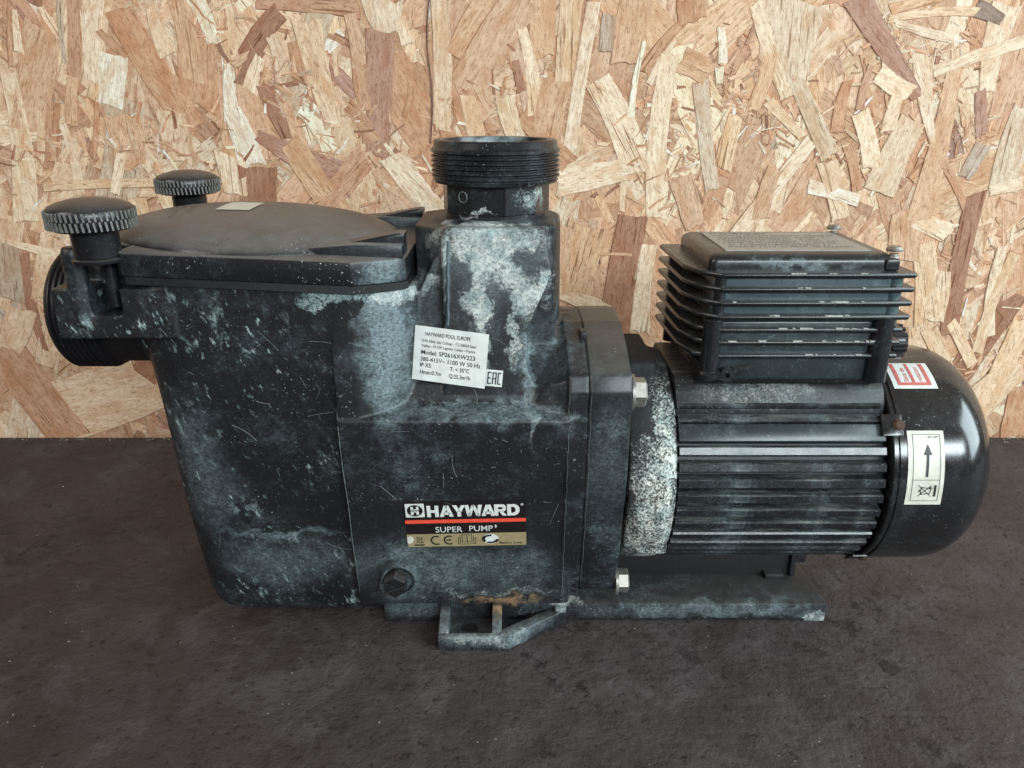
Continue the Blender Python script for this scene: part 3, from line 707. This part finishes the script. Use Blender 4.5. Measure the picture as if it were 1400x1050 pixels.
# rating label (photo corners 570,447 / 670,455 / 664,526 / 560,518)
def pxframe(corn, Y, tree=None):
    q = [P(x, y, Y) for x, y in corn]
    cx = sum(p[0] for p in q)/4; cz = sum(p[1] for p in q)/4
    Y = front(cx, cz, tree); q = [P(x, y, Y) for x, y in corn]
    cx = sum(p[0] for p in q)/4; cz = sum(p[1] for p in q)/4
    w = (math.dist(q[0], q[1])+math.dist(q[3], q[2]))/2; h = (math.dist(q[0], q[3])+math.dist(q[1], q[2]))/2
    rot = math.degrees(math.atan2(q[1][1]-q[0][1], q[1][0]-q[0][0]))
    return Frame(cx, cz, w, h, rot, tree)
F = pxframe([(570, 447), (670, 456), (662, 526), (560, 518)], -.055)
rl = F.sheet('rating_label', WHITE, pump)
w, h = F.w, F.h
for (t, u, v, wd, sz, bo) in (('HAYWARD POOL EUROPE', .145, .835, .615, .098, .012), ('1070 Allée des Chênes - CS 20054 Saint', .10, .715, .745, .075, .006), ('Vulbas - 01154 Lagnieu Cedex - France', .10, .625, .735, .075, .006),
     ('Model: SP2616XW223', .105, .49, .735, .112, .014), ('380-415V~ 1100 W 50 Hz', .10, .365, .82, .112, .010), ('IP X5', .10, .255, .15, .105, .014), ('T: < 35°C', .51, .245, .265, .105, .018),
     ('Hmin:0.7m', .105, .125, .29, .105, .012), ('Q:25.3m³/h', .505, .115, .29, .105, .012)):
    F.text('printed_line', t, -w/2+u*w, -h/2+v*h, sz*h, INK, rl, bo, width=wd*w)
G = pxframe([(665, 505), (688, 507), (686, 529), (663, 526)], -.055)
er = G.sheet('conformity_sticker', WHITE, pump)
w, h = G.w, G.h; st = .035*w*2
def L_(l): return [line(a*w, b*h, c_*w, d*h, st) for a, b, c_, d in l]
G.poly('conformity_mark', L_([(-.36, -.36, -.36, .36), (-.40, .33, -.16, .33), (-.38, 0, -.18, 0), (-.40, -.33, -.16, -.33),
                             (-.07, -.37, -.07, .33), (-.10, .33, .13, .33), (.11, -.37, .11, .33), (-.07, -.03, .11, -.03), (.24, -.33, .24, .33), (.21, .33, .42, .33), (.21, -.33, .42, -.33)]), INK, er)
# name plate
F = pxframe([(553, 683), (719, 679), (719, 747), (556, 752)], -.058)
npl = F.sheet('name_plate', BLK, pump)
w, h = F.w, F.h; U = lambda u: -w/2+u*w; V = lambda v: h/2-v*h
F.sheet('gold_strip', GOLD, npl, U(0), U(1), V(1), V(.715), .00010)
F.sheet('red_stripe', REDI, npl, U(0), U(1), V(.475), V(.400), .00010)
F.sheet('logo_square', WHITE, npl, U(.012), U(.168), V(.335), V(.045), .00010)
lc = (U(.09), V(.19)); lr = .063*w
F.poly('logo_disc', [[(lc[0]+lr*math.cos(R(a))*1.02, lc[1]+lr*math.sin(R(a))*.93) for a in range(0, 360, 12)]], BLK, npl, .00022)
k = lr
F.poly('logo_letter', [line(lc[0]+a*k, lc[1]+b*k, lc[0]+c_*k, lc[1]+d*k, t*k) for a, b, c_, d, t in ((-.36, .08, -.36, .66, .34), (-.36, -.66, -.36, -.08, .34), (.36, .08, .36, .66, .34), (.36, -.66, .36, -.08, .34), (-.3, .17, .3, .17, .17), (-.3, -.17, .3, -.17, .17))], WHITE, npl, .00034)
HL = {'H': [[(0, 0), (.30, 0), (.30, 1), (0, 1)], [(.62, 0), (.92, 0), (.92, 1), (.62, 1)], [(.3, .38), (.62, .38), (.62, .62), (.3, .62)]],
      'A': [[(0, 0), (.31, 0), (.66, 1), (.36, 1)], [(.75, 0), (1.08, 0), (.72, 1), (.42, 1)], [(.25, .17), (.84, .17), (.78, .38), (.31, .38)]],
      'Y': [[(.36, 0), (.66, 0), (.66, .45), (.36, .45)], [(0, 1), (.33, 1), (.62, .42), (.37, .36)], [(.70, 1), (1.02, 1), (.66, .38), (.40, .44)]],
      'W': [[(.20, 0), (.46, 0), (.31, 1), (0, 1)], [(.20, 0), (.46, 0), (.80, 1), (.56, 1)], [(.90, 0), (1.16, 0), (.80, 1), (.56, 1)], [(.90, 0), (1.16, 0), (1.36, 1), (1.05, 1)]],
      'R': [[(0, 0), (.30, 0), (.30, 1), (0, 1)], [(.3, .76), (.64, .76), (.80, .95), (.68, 1), (.3, 1)], [(.64, .76), (.66, .62), (.92, .62), (.92, .82), (.80, .95)], [(.3, .36), (.70, .36), (.86, .45), (.92, .62), (.66, .62), (.60, .57), (.3, .57)], [(.36, .40), (.66, .40), (.98, 0), (.64, 0)]],
      'D': [[(0, 0), (.30, 0), (.30, 1), (0, 1)], [(.3, .76), (.50, .76), (.66, .96), (.55, 1), (.3, 1)], [(.3, 0), (.55, 0), (.66, .04), (.50, .24), (.3, .24)], [(.50, .76), (.64, .62), (.95, .64), (.84, .87), (.66, .96)], [(.64, .62), (.64, .38), (.95, .36), (.95, .64)], [(.64, .38), (.50, .24), (.66, .04), (.84, .13), (.95, .36)]]}
adv = {'H': .98, 'A': 1.00, 'Y': .95, 'W': 1.28, 'R': 1.0, 'D': .98}
tot = sum(adv[q] for q in 'HAYWARD'); cw = .765*w/tot; ch = .245*h; u0 = U(.188)
for q in 'HAYWARD':
    F.poly('brand_letter', [[(u0+x*cw, V(.335)+y*ch) for x, y in p] for p in HL[q]], WHITE, npl, .00022); u0 += adv[q]*cw
F.poly('registered_mark', arc(U(.972), V(.10), .008*w, .011*w, 0, 360, 14)+[line(U(.969), V(.125), U(.969), V(.075), .003*w), line(U(.974), V(.085), U(.976), V(.12), .003*w)], WHITE, npl, .00022)
F.text('printed_line', 'SUPER', U(.245), V(.675), .175*h, WHITE, npl, .002, width=.225*w, off=.00022)
F.text('printed_line', 'PUMP', U(.528), V(.665), .175*h, WHITE, npl, .002, width=.195*w, off=.00022)
F.poly('registered_mark', arc(U(.748), V(.565), .006*w, .010*w, 0, 360, 12)+[[(U(.744), V(.60)), (U(.752), V(.60)), (U(.752), V(.53)), (U(.744), V(.53))]], WHITE, npl, .00022)
ic = .00022
F.poly('bin_symbol', bin_icon(U(.105), V(.835), .15*h)+[line(U(.055), V(.955), U(.14), V(.955), .03*h)], INK, npl, ic)
cr_ = .105*h
F.poly('approval_mark', arc(U(.245), V(.855), cr_*.72, cr_, 60, 300)+arc(U(.355), V(.855), cr_*.72, cr_, 60, 300)+[line(U(.33), V(.855), U(.368), V(.855), .03*h)], INK, npl, ic)
bk = []
for k_ in range(3):
    q = .43+.016*k_; bk += [line(U(q), V(.95-.02*k_), U(q), V(.80-.03*k_), .010*h), line(U(1.005-q), V(.95-.02*k_), U(1.005-q), V(.80-.03*k_), .010*h)]
bk += [line(U(.462), V(.745), U(.500), V(.745), .011*h), line(U(.505), V(.745), U(.545), V(.745), .011*h), line(U(.503), V(.74), U(.503), V(.915), .013*h), line(U(.462), V(.905), U(.545), V(.905), .010*h), line(U(.43), V(.95), U(.575), V(.95), .010*h)]
F.poly('manual_symbol', bk, INK, npl, ic)
F.poly('recycling_disc', [[(U(.70)+.069*w*math.cos(R(a)), V(.845)+.110*h*math.sin(R(a))) for a in range(0, 360, 12)]], WHITE, npl, ic)
F.poly('recycling_symbol', [[(U(.70)+x*1.55, V(.845)+y) for x, y in p] for p in arc(0, 0, .062*h, .098*h, 80, 225)+arc(0, 0, .062*h, .098*h, 240, 355)], INK, npl, .00034)
F.text('printed_line', 'Made in China', U(.775), V(.965), .070*h, INK, npl, .008, width=.19*w, off=ic)
F.poly('worn_patch', [[(U(.0)+.03*w*x, V(.83)+.09*h*y) for x, y in ((0, -.9), (.9, -1), (1.6, -.5), (1.9, .1), (1.5, .8), (.8, .9), (0, .7))]], SPAPER, npl, .0003)

# ---- knobs
def make_knob():
    k = MB().lathe([(.0092, -.0190), (.0102, -.0186), (.0104, -.006), (.0110, -.0045)], (0, 0, 0), 'Z', 40).obj('hand_knob', KNOB, pump, 40)
    MB().lathe([(.0105, -.0062), (.0165, -.0060), (.0182, -.0048), (.0189, -.0020), (.0190, .0010), (.0186, .0034), (.0174, .0048), (.0140, .0063), (.008, .0078), (.0005, .0084)], (0, 0, 0), 'Z', 64).obj('knob_head', KNOB, k, 60)
    mb = MB(); N = 50
    for row, (z0, z1, ph) in enumerate(((-.0006, .0032, 0), (-.0050, -.0009, .5))):
        for i in range(N):
            a = 2*math.pi*(i+ph)/N
            M = Matrix.Rotation(a, 4, 'Z') @ Matrix.Rotation(R(7), 4, 'X')
            mb.box(.0180, .01945, -.00042, .00042, z0, z1, M=M)
    mb.obj('grip_ridges', GRIP, k, 0, kind='stuff')
    MB().lathe([(.0115, -.0212), (.0118, -.0206), (.0118, -.0196), (.0112, -.0191)], (0, 0, 0), 'Z', 32).obj('washer_plate', KNOB, k, 40)
    MB().lathe([(.0032, -.045), (.0032, -.02)], (0, .008, 0), 'Z', 16).obj('swing_bolt', KNOB, k, 40)
    return k
kn = make_knob(); kn.location = (-.1945, -.069, .2485)
k2 = kn.copy(); COL.objects.link(k2); k2.location = (-.2045, .069, .2488)
for ch_ in kn.children:
    q = ch_.copy(); COL.objects.link(q); q.parent = k2
    if q.name.startswith('grip'): q.rotation_euler.z = .05

# ---- discharge union
UX = -.0088
prof = [(.0270, .2500), (.0272, .2765), (.0280, .2788), (.0318, .2790), (.0330, .2780), (.0333, .2752), (.0345, .2742)]
h = .2736
for i in range(6): prof += [(.0345, h), (.0345, h-.0008), (.0331, h-.0015), (.0331, h-.0020)]; h -= .0025
prof += [(.0338, .2585), (.0330, .2572), (.0285, .2568)]
un = MB().lathe(prof, (UX, 0, 0), 'Z', 96, False).obj('union_thread', UNION, pump, 45)
mb = MB()
mb.lathe([(.0282, .2420), (.0290, .2424), (.0290, .2566), (.0285, .2570)], (UX, 0, 0), 'Z', 10)
bmesh.ops.rotate(mb.bm, cent=(UX, 0, 0), matrix=Matrix.Rotation(R(-7), 3, 'Z'), verts=mb.bm.verts)
nk = mb.obj('union_neck', UNION, pump, 30)
MB().lathe([(.0270, .2370), (.0270, .2425)], (UX, 0, 0), 'Z', 64).obj('union_collar', UNION, pump, 30)
for a in (-126, -54):
    ra = R(a); c_ = (UX+.0282*math.cos(ra), .0282*math.sin(ra), .2512)
    mb = MB().torus((0, 0, 0), .0027, .00035, 'X', 24, 6)
    bmesh.ops.transform(mb.bm, matrix=Matrix.Translation(c_) @ Matrix.Rotation(ra, 4, 'Z'), verts=mb.bm.verts)
    mb.obj('moulded_ring', CHK, nk, 40)
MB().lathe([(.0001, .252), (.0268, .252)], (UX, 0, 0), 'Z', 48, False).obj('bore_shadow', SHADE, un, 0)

# ---- seal plate with bolts
mb = MB()
out = [(-.0440, .0255), (-.056, .060), (-.0660, .110), (-.0675, .160), (-.064, .1685), (-.040, .1770), (-.014, .1825), (.014, .1825), (.040, .177), (.064, .1685), (.0675, .160), (.066, .110), (.056, .06), (.044, .0255)]
mb.prism(out, .0390, .0610, 'X', .0014, 3)
seal = mb.obj('seal_plate', SEAL, pump, 40)
BL = bvh(seal)
ridge('seam_line', [(.0402+.0002*math.sin(i*1.3), .165-(.165-.034)*i/30) for i in range(31)], .0004, .0003, CHK, seal, BL)
for (yy0, yy1) in ((-.034, -.024), (.01, .02)):
    mb = MB().box(.0365, .0400, yy0, yy1, .1765, .1815, .0006); mb.obj('clamp_tab', PORT, seal, 40)
def bolt(x, y, z, r):
    b = MB().lathe([(r, 0), (r, .0052), (r*.85, .0060)], (0, 0, 0), 'X', 6).obj('hex_bolt', STEEL, pump, 20)
    b.location = (x, y, z)
    w_ = MB().lathe([(r*1.12, -.0022), (r*1.22, -.0020), (r*1.22, -.0004), (r*1.12, -.0002)], (0, 0, 0), 'X', 32).obj('washer', STEEL, b, 40)
    return b
bx, bz = P(873, 536, -.056); b1 = bolt(.0635, -.056, bz, .0078)
bx, bz = P(845, 793, -.040); b2 = bolt(.0632, -.040, bz, .0070)

# ---- motor
MZ, MY = .0965, 0.
mb = MB()
mb.lathe([(.050, .0605), (.0625, .063), (.0640, .070), (.0640, .082), (.0620, .0885), (.055, .0895)], (0, MY, MZ), 'X', 64)
mb.box(.0715, .0885, -.0520, -.030, .0545, .085, .002)
mb.box(.063, .080, -.03, .03, .150, .163, .003)
bell = remeshed('motor_end_shield', mb, .0012, BELL, pump, 2)
MB().lathe([(.0545, .088), (.0545, .2035)], (0, MY, MZ), 'X', 64).obj('motor_body', MOTOR, pump, 40)
fin = bpy.data.meshes.new('cooling_fin'); fb = MB()
fb.prism([(-.0031, -.0540), (.0031, -.0540), (.0026, -.0620), (.0019, -.0630), (-.0019, -.0630), (-.0026, -.0620)], .0895, .2000, 'X')
fb.bm.to_mesh(fin); fb.bm.free()
for i in range(44):
    a = i*360/44
    # angle measured from straight down; leave out those below the terminal box and the pad
    if (117 < a < 128) or (142 < a < 243): continue
    o = link('cooling_fin', fin, FINM, pump, 0); o.location = (0, MY, MZ); o.rotation_euler = (R(-a), 0, 0)
# smooth pad between fins and saddle under the terminal box
M = Matrix.Translation((0, MY, MZ)) @ Matrix.Rotation(R(-123.6), 4, 'X')
MB().box(.0895, .2000, -.0048, .0048, -.0632, -.053, .0006, M=M).obj('motor_pad', PADM, pump, 40)
mb = MB()
mb.prism([(-.0430, .1340), (-.0415, .1440), (-.0370, .1510), (-.030, .1565), (.030, .1565), (.037, .1510), (.0415, .144), (.043, .134)], .0890, .2030, 'X', .0012)
sad = mb.obj('box_saddle', MOTOR, pump, 40)
# ---- fan cover
mb = MB(); prof = [(.060, .2035), (.0636, .2030), (.0645, .2036), (.0645, .2385)]
for i in range(1, 15):
    t = i/14*math.pi/2; prof.append((.0145+.0500*max(math.cos(t), 0)**.92, .2385+.0335*math.sin(t)**.95))
prof.append((.0005, .2720))
mb.lathe(prof, (0, MY, MZ), 'X', 96)
fan = mb.obj('fan_cover', COVER, pump, 40)
MB().lathe([(.0648, .2060), (.0654, .2063), (.0654, .2085), (.0648, .2088)], (0, MY, MZ), 'X', 96, False).obj('cover_lip', COVER, fan, 40)
def oncyl(a, r): return (MY-math.cos(R(a))*r, MZ+math.sin(R(a))*r)     # a: degrees above the -Y side
for a_, m_ in ((37, RUSTY), (-50, RUSTY)):
    y_, z_ = oncyl(a_, .0650)
    MB().lathe([(.0030, -.001), (.0032, .0008), (.002, .0018)], (0, 0, 0), 'Z', 12).obj('cover_screw', m_, fan, 30)
    s_ = COL.objects[-1]; s_.location = (.2065, y_, z_); s_.rotation_euler = (R(90-a_), 0, 0)
    mb = MB().box(-.007, .004, -.006, .006, -.0012, .0004, .0004)
    t_ = mb.obj('cover_tab', COVER, fan, 40); t_.location = (.2045, y_, z_); t_.rotation_euler = (R(90-a_), 0, 0)
# stickers wrapped on the cover
def cover_r(x):
    if x <= .2385: return .0645
    s_ = min(1., (x-.2385)/.0335); return .0145+.0500*max(0, 1-s_**2.1)**.46
def cpt(u, v, off): # u along X, v arc length above the -Y side
    r = cover_r(u); a = v/.0645; return (u, MY-math.cos(a)*(r+off), MZ+math.sin(a)*(r+off))
def cpatch(name, u0, u1, v0, v1, mat, parent, off, skew=0., nu=6, nv=10):
    return grid_patch(name, [(u0, v0), (u1, v0), (u1+skew, v1), (u0+skew, v1)], nu, nv, lambda x, y: cpt(x, y, off), mat, parent)
def cpoly(name, polys, mat, parent, off):
    vs = []; fs = []
    fine = []
    for p in polys:
        k = max(1, int(math.dist(p[0], p[1])/.0015)) if len(p) == 4 else 1
        lp = lambda a, b, t: (a[0]+(b[0]-a[0])*t, a[1]+(b[1]-a[1])*t)
        if k == 1: fine.append(p)
        else: fine += [[lp(p[0], p[1], i/k), lp(p[0], p[1], (i+1)/k), lp(p[3], p[2], (i+1)/k), lp(p[3], p[2], i/k)] for i in range(k)]
    for p in fine:
        b = len(vs); vs += [cpt(u, v, off) for u, v in p]; fs.append(tuple(range(b, b+len(p))))
    me = bpy.data.meshes.new(name); me.from_pydata(vs, [], fs); return link(name, me, mat, parent, 0)
# find where photo pixels fall on the cover
def cover_hit(px, py):
    u = (px-700)/1051.4; v = (py-525)/1051.4
    d = Vector((u, CC-v*SS, -SS-v*CC)).normalized(); o = Vector((0, -.429, .3))
    t = .25
    for _ in range(900):
        p = o+d*t; r = math.hypot(p.y-MY, p.z-MZ)
        if r <= cover_r(p.x): break
        t += .0005
    return p.x, math.atan2(p.z-MZ, -(p.y-MY))*.0645
A0 = cover_hit(1240, 588); A1 = cover_hit(1290, 590); B0 = cover_hit(1234, 688); B1 = cover_hit(1283, 690)
u0, u1 = (A0[0]+B0[0])/2, (A1[0]+B1[0])/2; v1_, v0_ = (A0[1]+A1[1])/2, (B0[1]+B1[1])/2
ar = cpatch('arrow_sticker', u0, u1, v0_, v1_, SPAPER, fan, .0004)
sw, sh = u1-u0, v1_-v0_; Q = lambda a, b: (u0+a*sw, v0_+b*sh)
def ql(a, b, c_, d, t): p, q = Q(a, b), Q(c_, d); return line(p[0], p[1], q[0], q[1], t)
lw = .00025
cpoly('rotation_arrow', [ql(.52, .39, .54, .70, .0013), [Q(.42, .68), Q(.66, .68), Q(.54, .82)]], INK, ar, .0006)
cpoly('sticker_frame', [ql(.14, .06, .14, .95, lw), ql(.88, .06, .88, .95, lw), ql(.14, .06, .88, .06, lw), ql(.14, .95, .88, .95, lw), ql(.14, .35, .88, .35, lw)], INK, ar, .0006)
bi = [[(u0+sw*.50+x, v0_+sh*.20+y) for x, y in p] for p in bin_icon(0, 0, sw*.36, R(90))]+[ql(.78, .12, .78, .28, .0012)]
cpoly('bin_symbol', bi, INK, ar, .0006)
ink_rows('sticker_code', ar, [(u0+sw*.56, u0+sw*.86, v0_+sh*.905, sh*.022)], lambda a, b: cpt(a, b, .0006), INK, 4)
C0 = cover_hit(1224, 506); C1 = cover_hit(1276, 535)
cm = cover_hit(1246, 514)
c0u, c1u = cm[0]-.0125, cm[0]+.0115; vb, vt = cm[1]-.0095, cm[1]+.0105
rd = cpatch('warning_sticker', c0u, c1u, vb, vt, WHITE, fan, .0004)
sw2, sh2 = c1u-c0u, vt-vb
q2 = lambda a, b: (c0u+a*sw2, vb+b*sh2)
def q2l(a, b, c_, d, t): p, q = q2(a, b), q2(c_, d); return line(p[0], p[1], q[0], q[1], t)
cpoly('warning_frame', [q2l(.14, .16, .86, .16, .0020), q2l(.16, .12, .16, .95, .0020), q2l(.84, .12, .84, .95, .0020), q2l(.50, .16, .50, .95, .0016)], PRED, rd, .0006)
def vtext(s_, u, v, hgt, length, mat, parent):
    vs, fs = text_geo(s_, hgt, .01); x0 = min(p[0] for p in vs); x1 = max(p[0] for p in vs); k = length/(x1-x0)
    me = bpy.data.meshes.new('printed_line'); me.from_pydata([cpt(u-p[1], v+(p[0]-x0)*k, .0006) for p in vs], [], fs); return link('printed_line', me, mat, parent, 0)
vtext('Sens de', c0u+sw2*.40, vb+sh2*.24, .0036, sh2*.52, PRED, rd)
vtext('rotation', c0u+sw2*.72, vb+sh2*.24, .0036, sh2*.56, PRED, rd)

# ---- terminal box
TZ = [P(1258, y, -.045)[1] for y in (377, 396.5, 415.5, 434.5, 453, 470.5, 489)]
XL, XR, YF, YB = .0905, .2065, -.0445, .040
body = MB().prism([(-.0400, .1895), (.034, .1895), (.034, .2150), (-.0400, .2150)], .1040, .1955, 'X', .0012).obj('terminal_box', BOXLIT, pump, 40)
MB().prism([(-.0394, .157), (.034, .157), (.034, .1893), (-.0394, .1893)], .1040, .1950, 'X', .0010).obj('box_lower_half', PADM, body, 40)
MB().box(.1000, .1985, -.0380, .035, .1535, .1640, .0015).obj('box_base', BOX, body, 40)
for i, z in enumerate(TZ):
    low = i >= 4; sh_ = (0 if not low else .0014+(i-4)*.0002)
    pts = [(XL+.0165, YF+sh_), (XR-.0015-sh_, YF+sh_), (XR-sh_, YF+.0015+sh_), (XR-sh_, YB-.0015), (XR-.0015-sh_, YB), (XL+.001, YB), (XL-.001, YB-.002), (XL+.001, -.0200), (XL+.006, -.036)]
    MB().prism(pts, z-.0015, z+.0010, 'Z', .0007, 1).obj('box_fin', BOX, body, 40)
rq = random.Random(4); mb = MB()
for i, z in enumerate(TZ):
    for k_ in range(9 if i in (2, 3, 4, 5) else 5):
        x = rq.uniform(.112, .190); L = rq.uniform(.001, .006); sh_ = 0 if i < 4 else .0014+(i-4)*.0002
        if rq.random() < .6: x = rq.gauss(.158, .014)
        e_ = (k_*7+i)*.4e-5; L *= .8; d_ = rq.uniform(.0001, .0006); mb.prism([(x, z+.00102+e_), (x+L, z+.00102+e_), (x+L*rq.uniform(.8, .98), z+.0009-d_), (x+L*.5, z+.0009-d_*rq.uniform(.3, 1)), (x+L*rq.uniform(.02, .3), z+.0009-d_)], YF+sh_-.00006-e_, YF+sh_+.0008+e_, 'Y')
mb.obj('paint_chips', CHIP, body, 0, kind='stuff')
# corner posts
for (x, y, z0, z1, r, m_) in ((.1075, -.0395, .1870, .2140, .0032, BOX), (.1985, -.0365, .1870, .2150, .0045, BOXLIT), (.1055, -.0395, .1580, .1905, .0052, BOX), (.1950, -.0395, .1570, .1925, .0060, BOX), (.099, .03, .158, .2150, .005, BOX), (.198, .032, .158, .215, .005, BOX)):
    MB().lathe([(r, z0), (r*.92, z1)], (x, y, 0), 'Z', 20).obj('corner_post', m_, body, 40)
# ear with a hole at the lower left
mb = MB(); ex, ez = P(993, 511, -.0425)
mb.lathe([(.0013, 0), (.0038, 0), (.0038, .0026), (.0013, .0026)], (ex, -.0452, ez), 'Y', 28, False)
mb.prism([(ex-.014, ez+.0002), (ex-.003, ez-.0030), (ex-.003, ez+.0012), (ex-.013, ez+.0014)], -.0450, -.0400, 'Y')
mb.prism([(ex+.003, ez-.0018), (ex+.0125, ez+.0040), (ex+.0120, ez+.0048), (ex+.003, ez+.0030)], -.0450, -.0400, 'Y')
mb.obj('box_ear', BOX, body, 40)
# lid
rings = [rrect(.1015, .1975, -.0375, .0375, .004, TZ[0]+.0010), rrect(.1015, .1975, -.0375, .0375, .004, TZ[0]+.0052), rrect(.1024, .1966, -.0366, .0366, .004, TZ[0]+.0078), rrect(.1048, .1942, -.0342, .0342, .0035, TZ[0]+.0092)]
blid = MB().loft(rings).obj('box_lid', BOX, body, 50)
zl = TZ[0]+.0094
mb = MB().box(.1120, .1885, -.0270, .0290, zl-.0002, zl+.0003)
rp = mb.obj('rating_plate', PLATE, body, 0)
rows_ = [(.116, .150, .0225, .0034)]+[(.116+.002*(i % 2), .184-.006*(i % 3), .0155-i*.0058, .0028) for i in range(7)]
lt_ = ink_rows('plate_print', body, rows_, lambda a, b: (a, b, zl+.00045), plain('plate_ink', (.10, .09, .085), .6), 9)
# screws of the lid
for (x, y) in ((.1965, -.0350), (.1925, .0345)):
    mb = MB().lathe([(.0022, 0), (.0022, .0085)], (x, y, TZ[0]+.001), 'Z', 14)
    for k_ in range(4): mb.torus((x, y, TZ[0]+.0025+k_*.0017), .0023, .0005, 'Z', 14, 6)
    mb.lathe([(.0040, .0098), (.0042, .0108), (.0030, .0122), (.0004, .0126)], (x, y, TZ[0]+.001), 'Z', 18)
    mb.obj('lid_screw', STEEL, body, 40)
MB().box(.1915, .1990, -.0390, -.0300, TZ[0]+.0010, TZ[0]+.0072, .0012).obj('screw_lug', BOX, body, 40)
# cable gland
gx = .1980; gy, gz = -.018, P(1245, 468, -.02)[1]
prof = [(.0070, 0)]
for k_ in range(4): prof += [(.0072, .001+k_*.0022), (.0080, .0015+k_*.0022), (.0080, .0022+k_*.0022), (.0072, .0028+k_*.0022)]
gl = MB().lathe(prof, (gx, gy, gz), 'X', 28).obj('cable_gland', KNOB, pump, 40)
mb = MB().lathe([(.0088, .0100), (.0092, .0110), (.0090, .0175), (.0072, .0200), (.0050, .0202), (.0048, .015)], (gx, gy, gz), 'X', 28, False)
for i in range(14):
    M = Matrix.Translation((gx, gy, gz)) @ Matrix.Rotation(2*math.pi*i/14, 4, 'X')
    mb.box(.0110, .0185, -.0009, .0009, .0084, .0100, M=M)
mb.obj('gland_nut', KNOB, gl, 30)

# ---- base
mb = MB()
mb.prism([(-.0775, -.0405), (.0300, -.0405), (.0300, .0405), (-.0775, .0405)], 0.0, .0186, 'Z', .0008)
mb.prism([(.0295, -.0410), (.1900, -.0410), (.1905, -.0385), (.1860, .0300), (.0295, .0400)], .0022, .0134, 'Z', .0012)
mb.box(.1780, .1905, -.0400, -.0330, 0, .0030, .0005)
base = mb.obj('base_plate', BASE, pump, 40)
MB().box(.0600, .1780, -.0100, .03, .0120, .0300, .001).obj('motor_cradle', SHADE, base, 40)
mb = MB().box(.1765, .1800, -.0130, .02, .0120, .0340, .0008); mb.box(.1800, .1865, -.0115, .02, .0225, .0300, .0012); mb.box(.160, .172, -.016, .01, .0120, .0170, .001)
mb.obj('motor_foot', BASE, base, 40)
# mounting foot in front with ribs, pocket floor and bolt hole
fx0, fx1, fd = -.0425, -.0060, .0300
yb, yf = -.0405, -.0668
ft = MB()
ft.box(fx0, fx1, yf, yf+.0040, 0.0, .0092, .0006)
fo = MB()
def rib(x0, x1): fo.prism([(yf+.0035, .0002), (yb+.001, .0002), (yb+.001, .0184), (yf+.0035, .0093)], x0, x1, 'X', .0005)
rib(fx0, fx0+.0058); rib(fx1-.0056, fx1)
fo.box(fx0, fx1, yf, yf+.0042, 0, .0094, .0006)
# slanting wall to the right
fo.prism([(fx1-.001, yf), (fx1+.0035, yf), (.0290, -.0448), (.0290, -.0405), (.0235, -.0405), (fx1-.001, yf+.0062)], .0004, .0098, 'Z', .0005)
fo.prism([(.0255, -.0450), (.0325, -.0440), (.0325, -.0400), (.0255, -.0400)], .0, .0124, 'Z', .0005)
foot = fo.obj('mounting_foot', BASE, pump, 40); ft.bm.free()
mb = MB(); mb.prism([(fx0+.004, yf+.003), (fx1, yf+.003), (.026, -.044), (.026, -.0405), (fx0+.004, -.0405)], .0008, .0022, 'Z')
mb.obj('pocket_floor', BASE, foot, 40)
hx, hy = -.0250, -.0490
MB().lathe([(.0001, .0026), (.0043, .0026)], (hx, hy, 0), 'Z', 28, False).obj('bolt_hole', SHADE, foot, 0)  # flat dark disc paints the shade of the hole
MB().torus((hx, hy, .0023), .0045, .0004, 'Z', 28, 6).obj('hole_rim', BASE, foot, 40)
# ---- drain plug
dx, dz = P(541, 797, -.063)
mb = MB().lathe([(.0064, -.0010), (.0070, .001), (.0070, .012)], (dx, -.0670, dz), 'Y', 6)
dp = mb.obj('drain_plug', KNOB, pump, 20)
M = Matrix.Translation((dx, -.0684, dz-.001)) @ Matrix.Rotation(R(-22), 4, 'Y')
MB().box(-.0066, .0066, -.0002, .0008, -.0006, .0006, M=M).obj('plug_slot', SHADE, dp, 0)
MB().lathe([(.0084, -.0625), (.0096, -.0635), (.0100, -.062), (.0097, -.0540)], (dx+.0015, 0, dz+.001), 'Y', 36, False).obj('plug_collar', HOUSING, dp, 40)

# ------------------------------------------------------------------ crumbs and fibres on the floor
rc = random.Random(11); mb = MB()
for i in range(300):
    x, y = rc.uniform(-.45, .45), rc.uniform(-.24, .22); s_ = rc.uniform(.00012, .00036)
    if rc.random() < .05: s_ *= 2
    M = Matrix.Translation((x, y, s_*.3)) @ Matrix.Rotation(rc.uniform(0, 6), 4, 'Z')
    mb.box(-s_*rc.uniform(.6, 1.8), s_, -s_*.6, s_*.7, -s_*.4, s_*.6, M=M)
for i in range(260):
    x, y = rc.uniform(-.6, .6), .2285-abs(rc.gauss(0, .004)); s_ = rc.uniform(.0002, .0007)
    M = Matrix.Translation((x, y, s_*.3)) @ Matrix.Rotation(rc.uniform(0, 6), 4, 'Z')
    mb.box(-s_*rc.uniform(.6, 3.5), s_, -s_*.6, s_*.7, -s_*.4, s_*.6, M=M)
mb.obj('floor_crumbs', plain('crumb', (.30, .27, .23), .8), None, 0, kind='stuff')
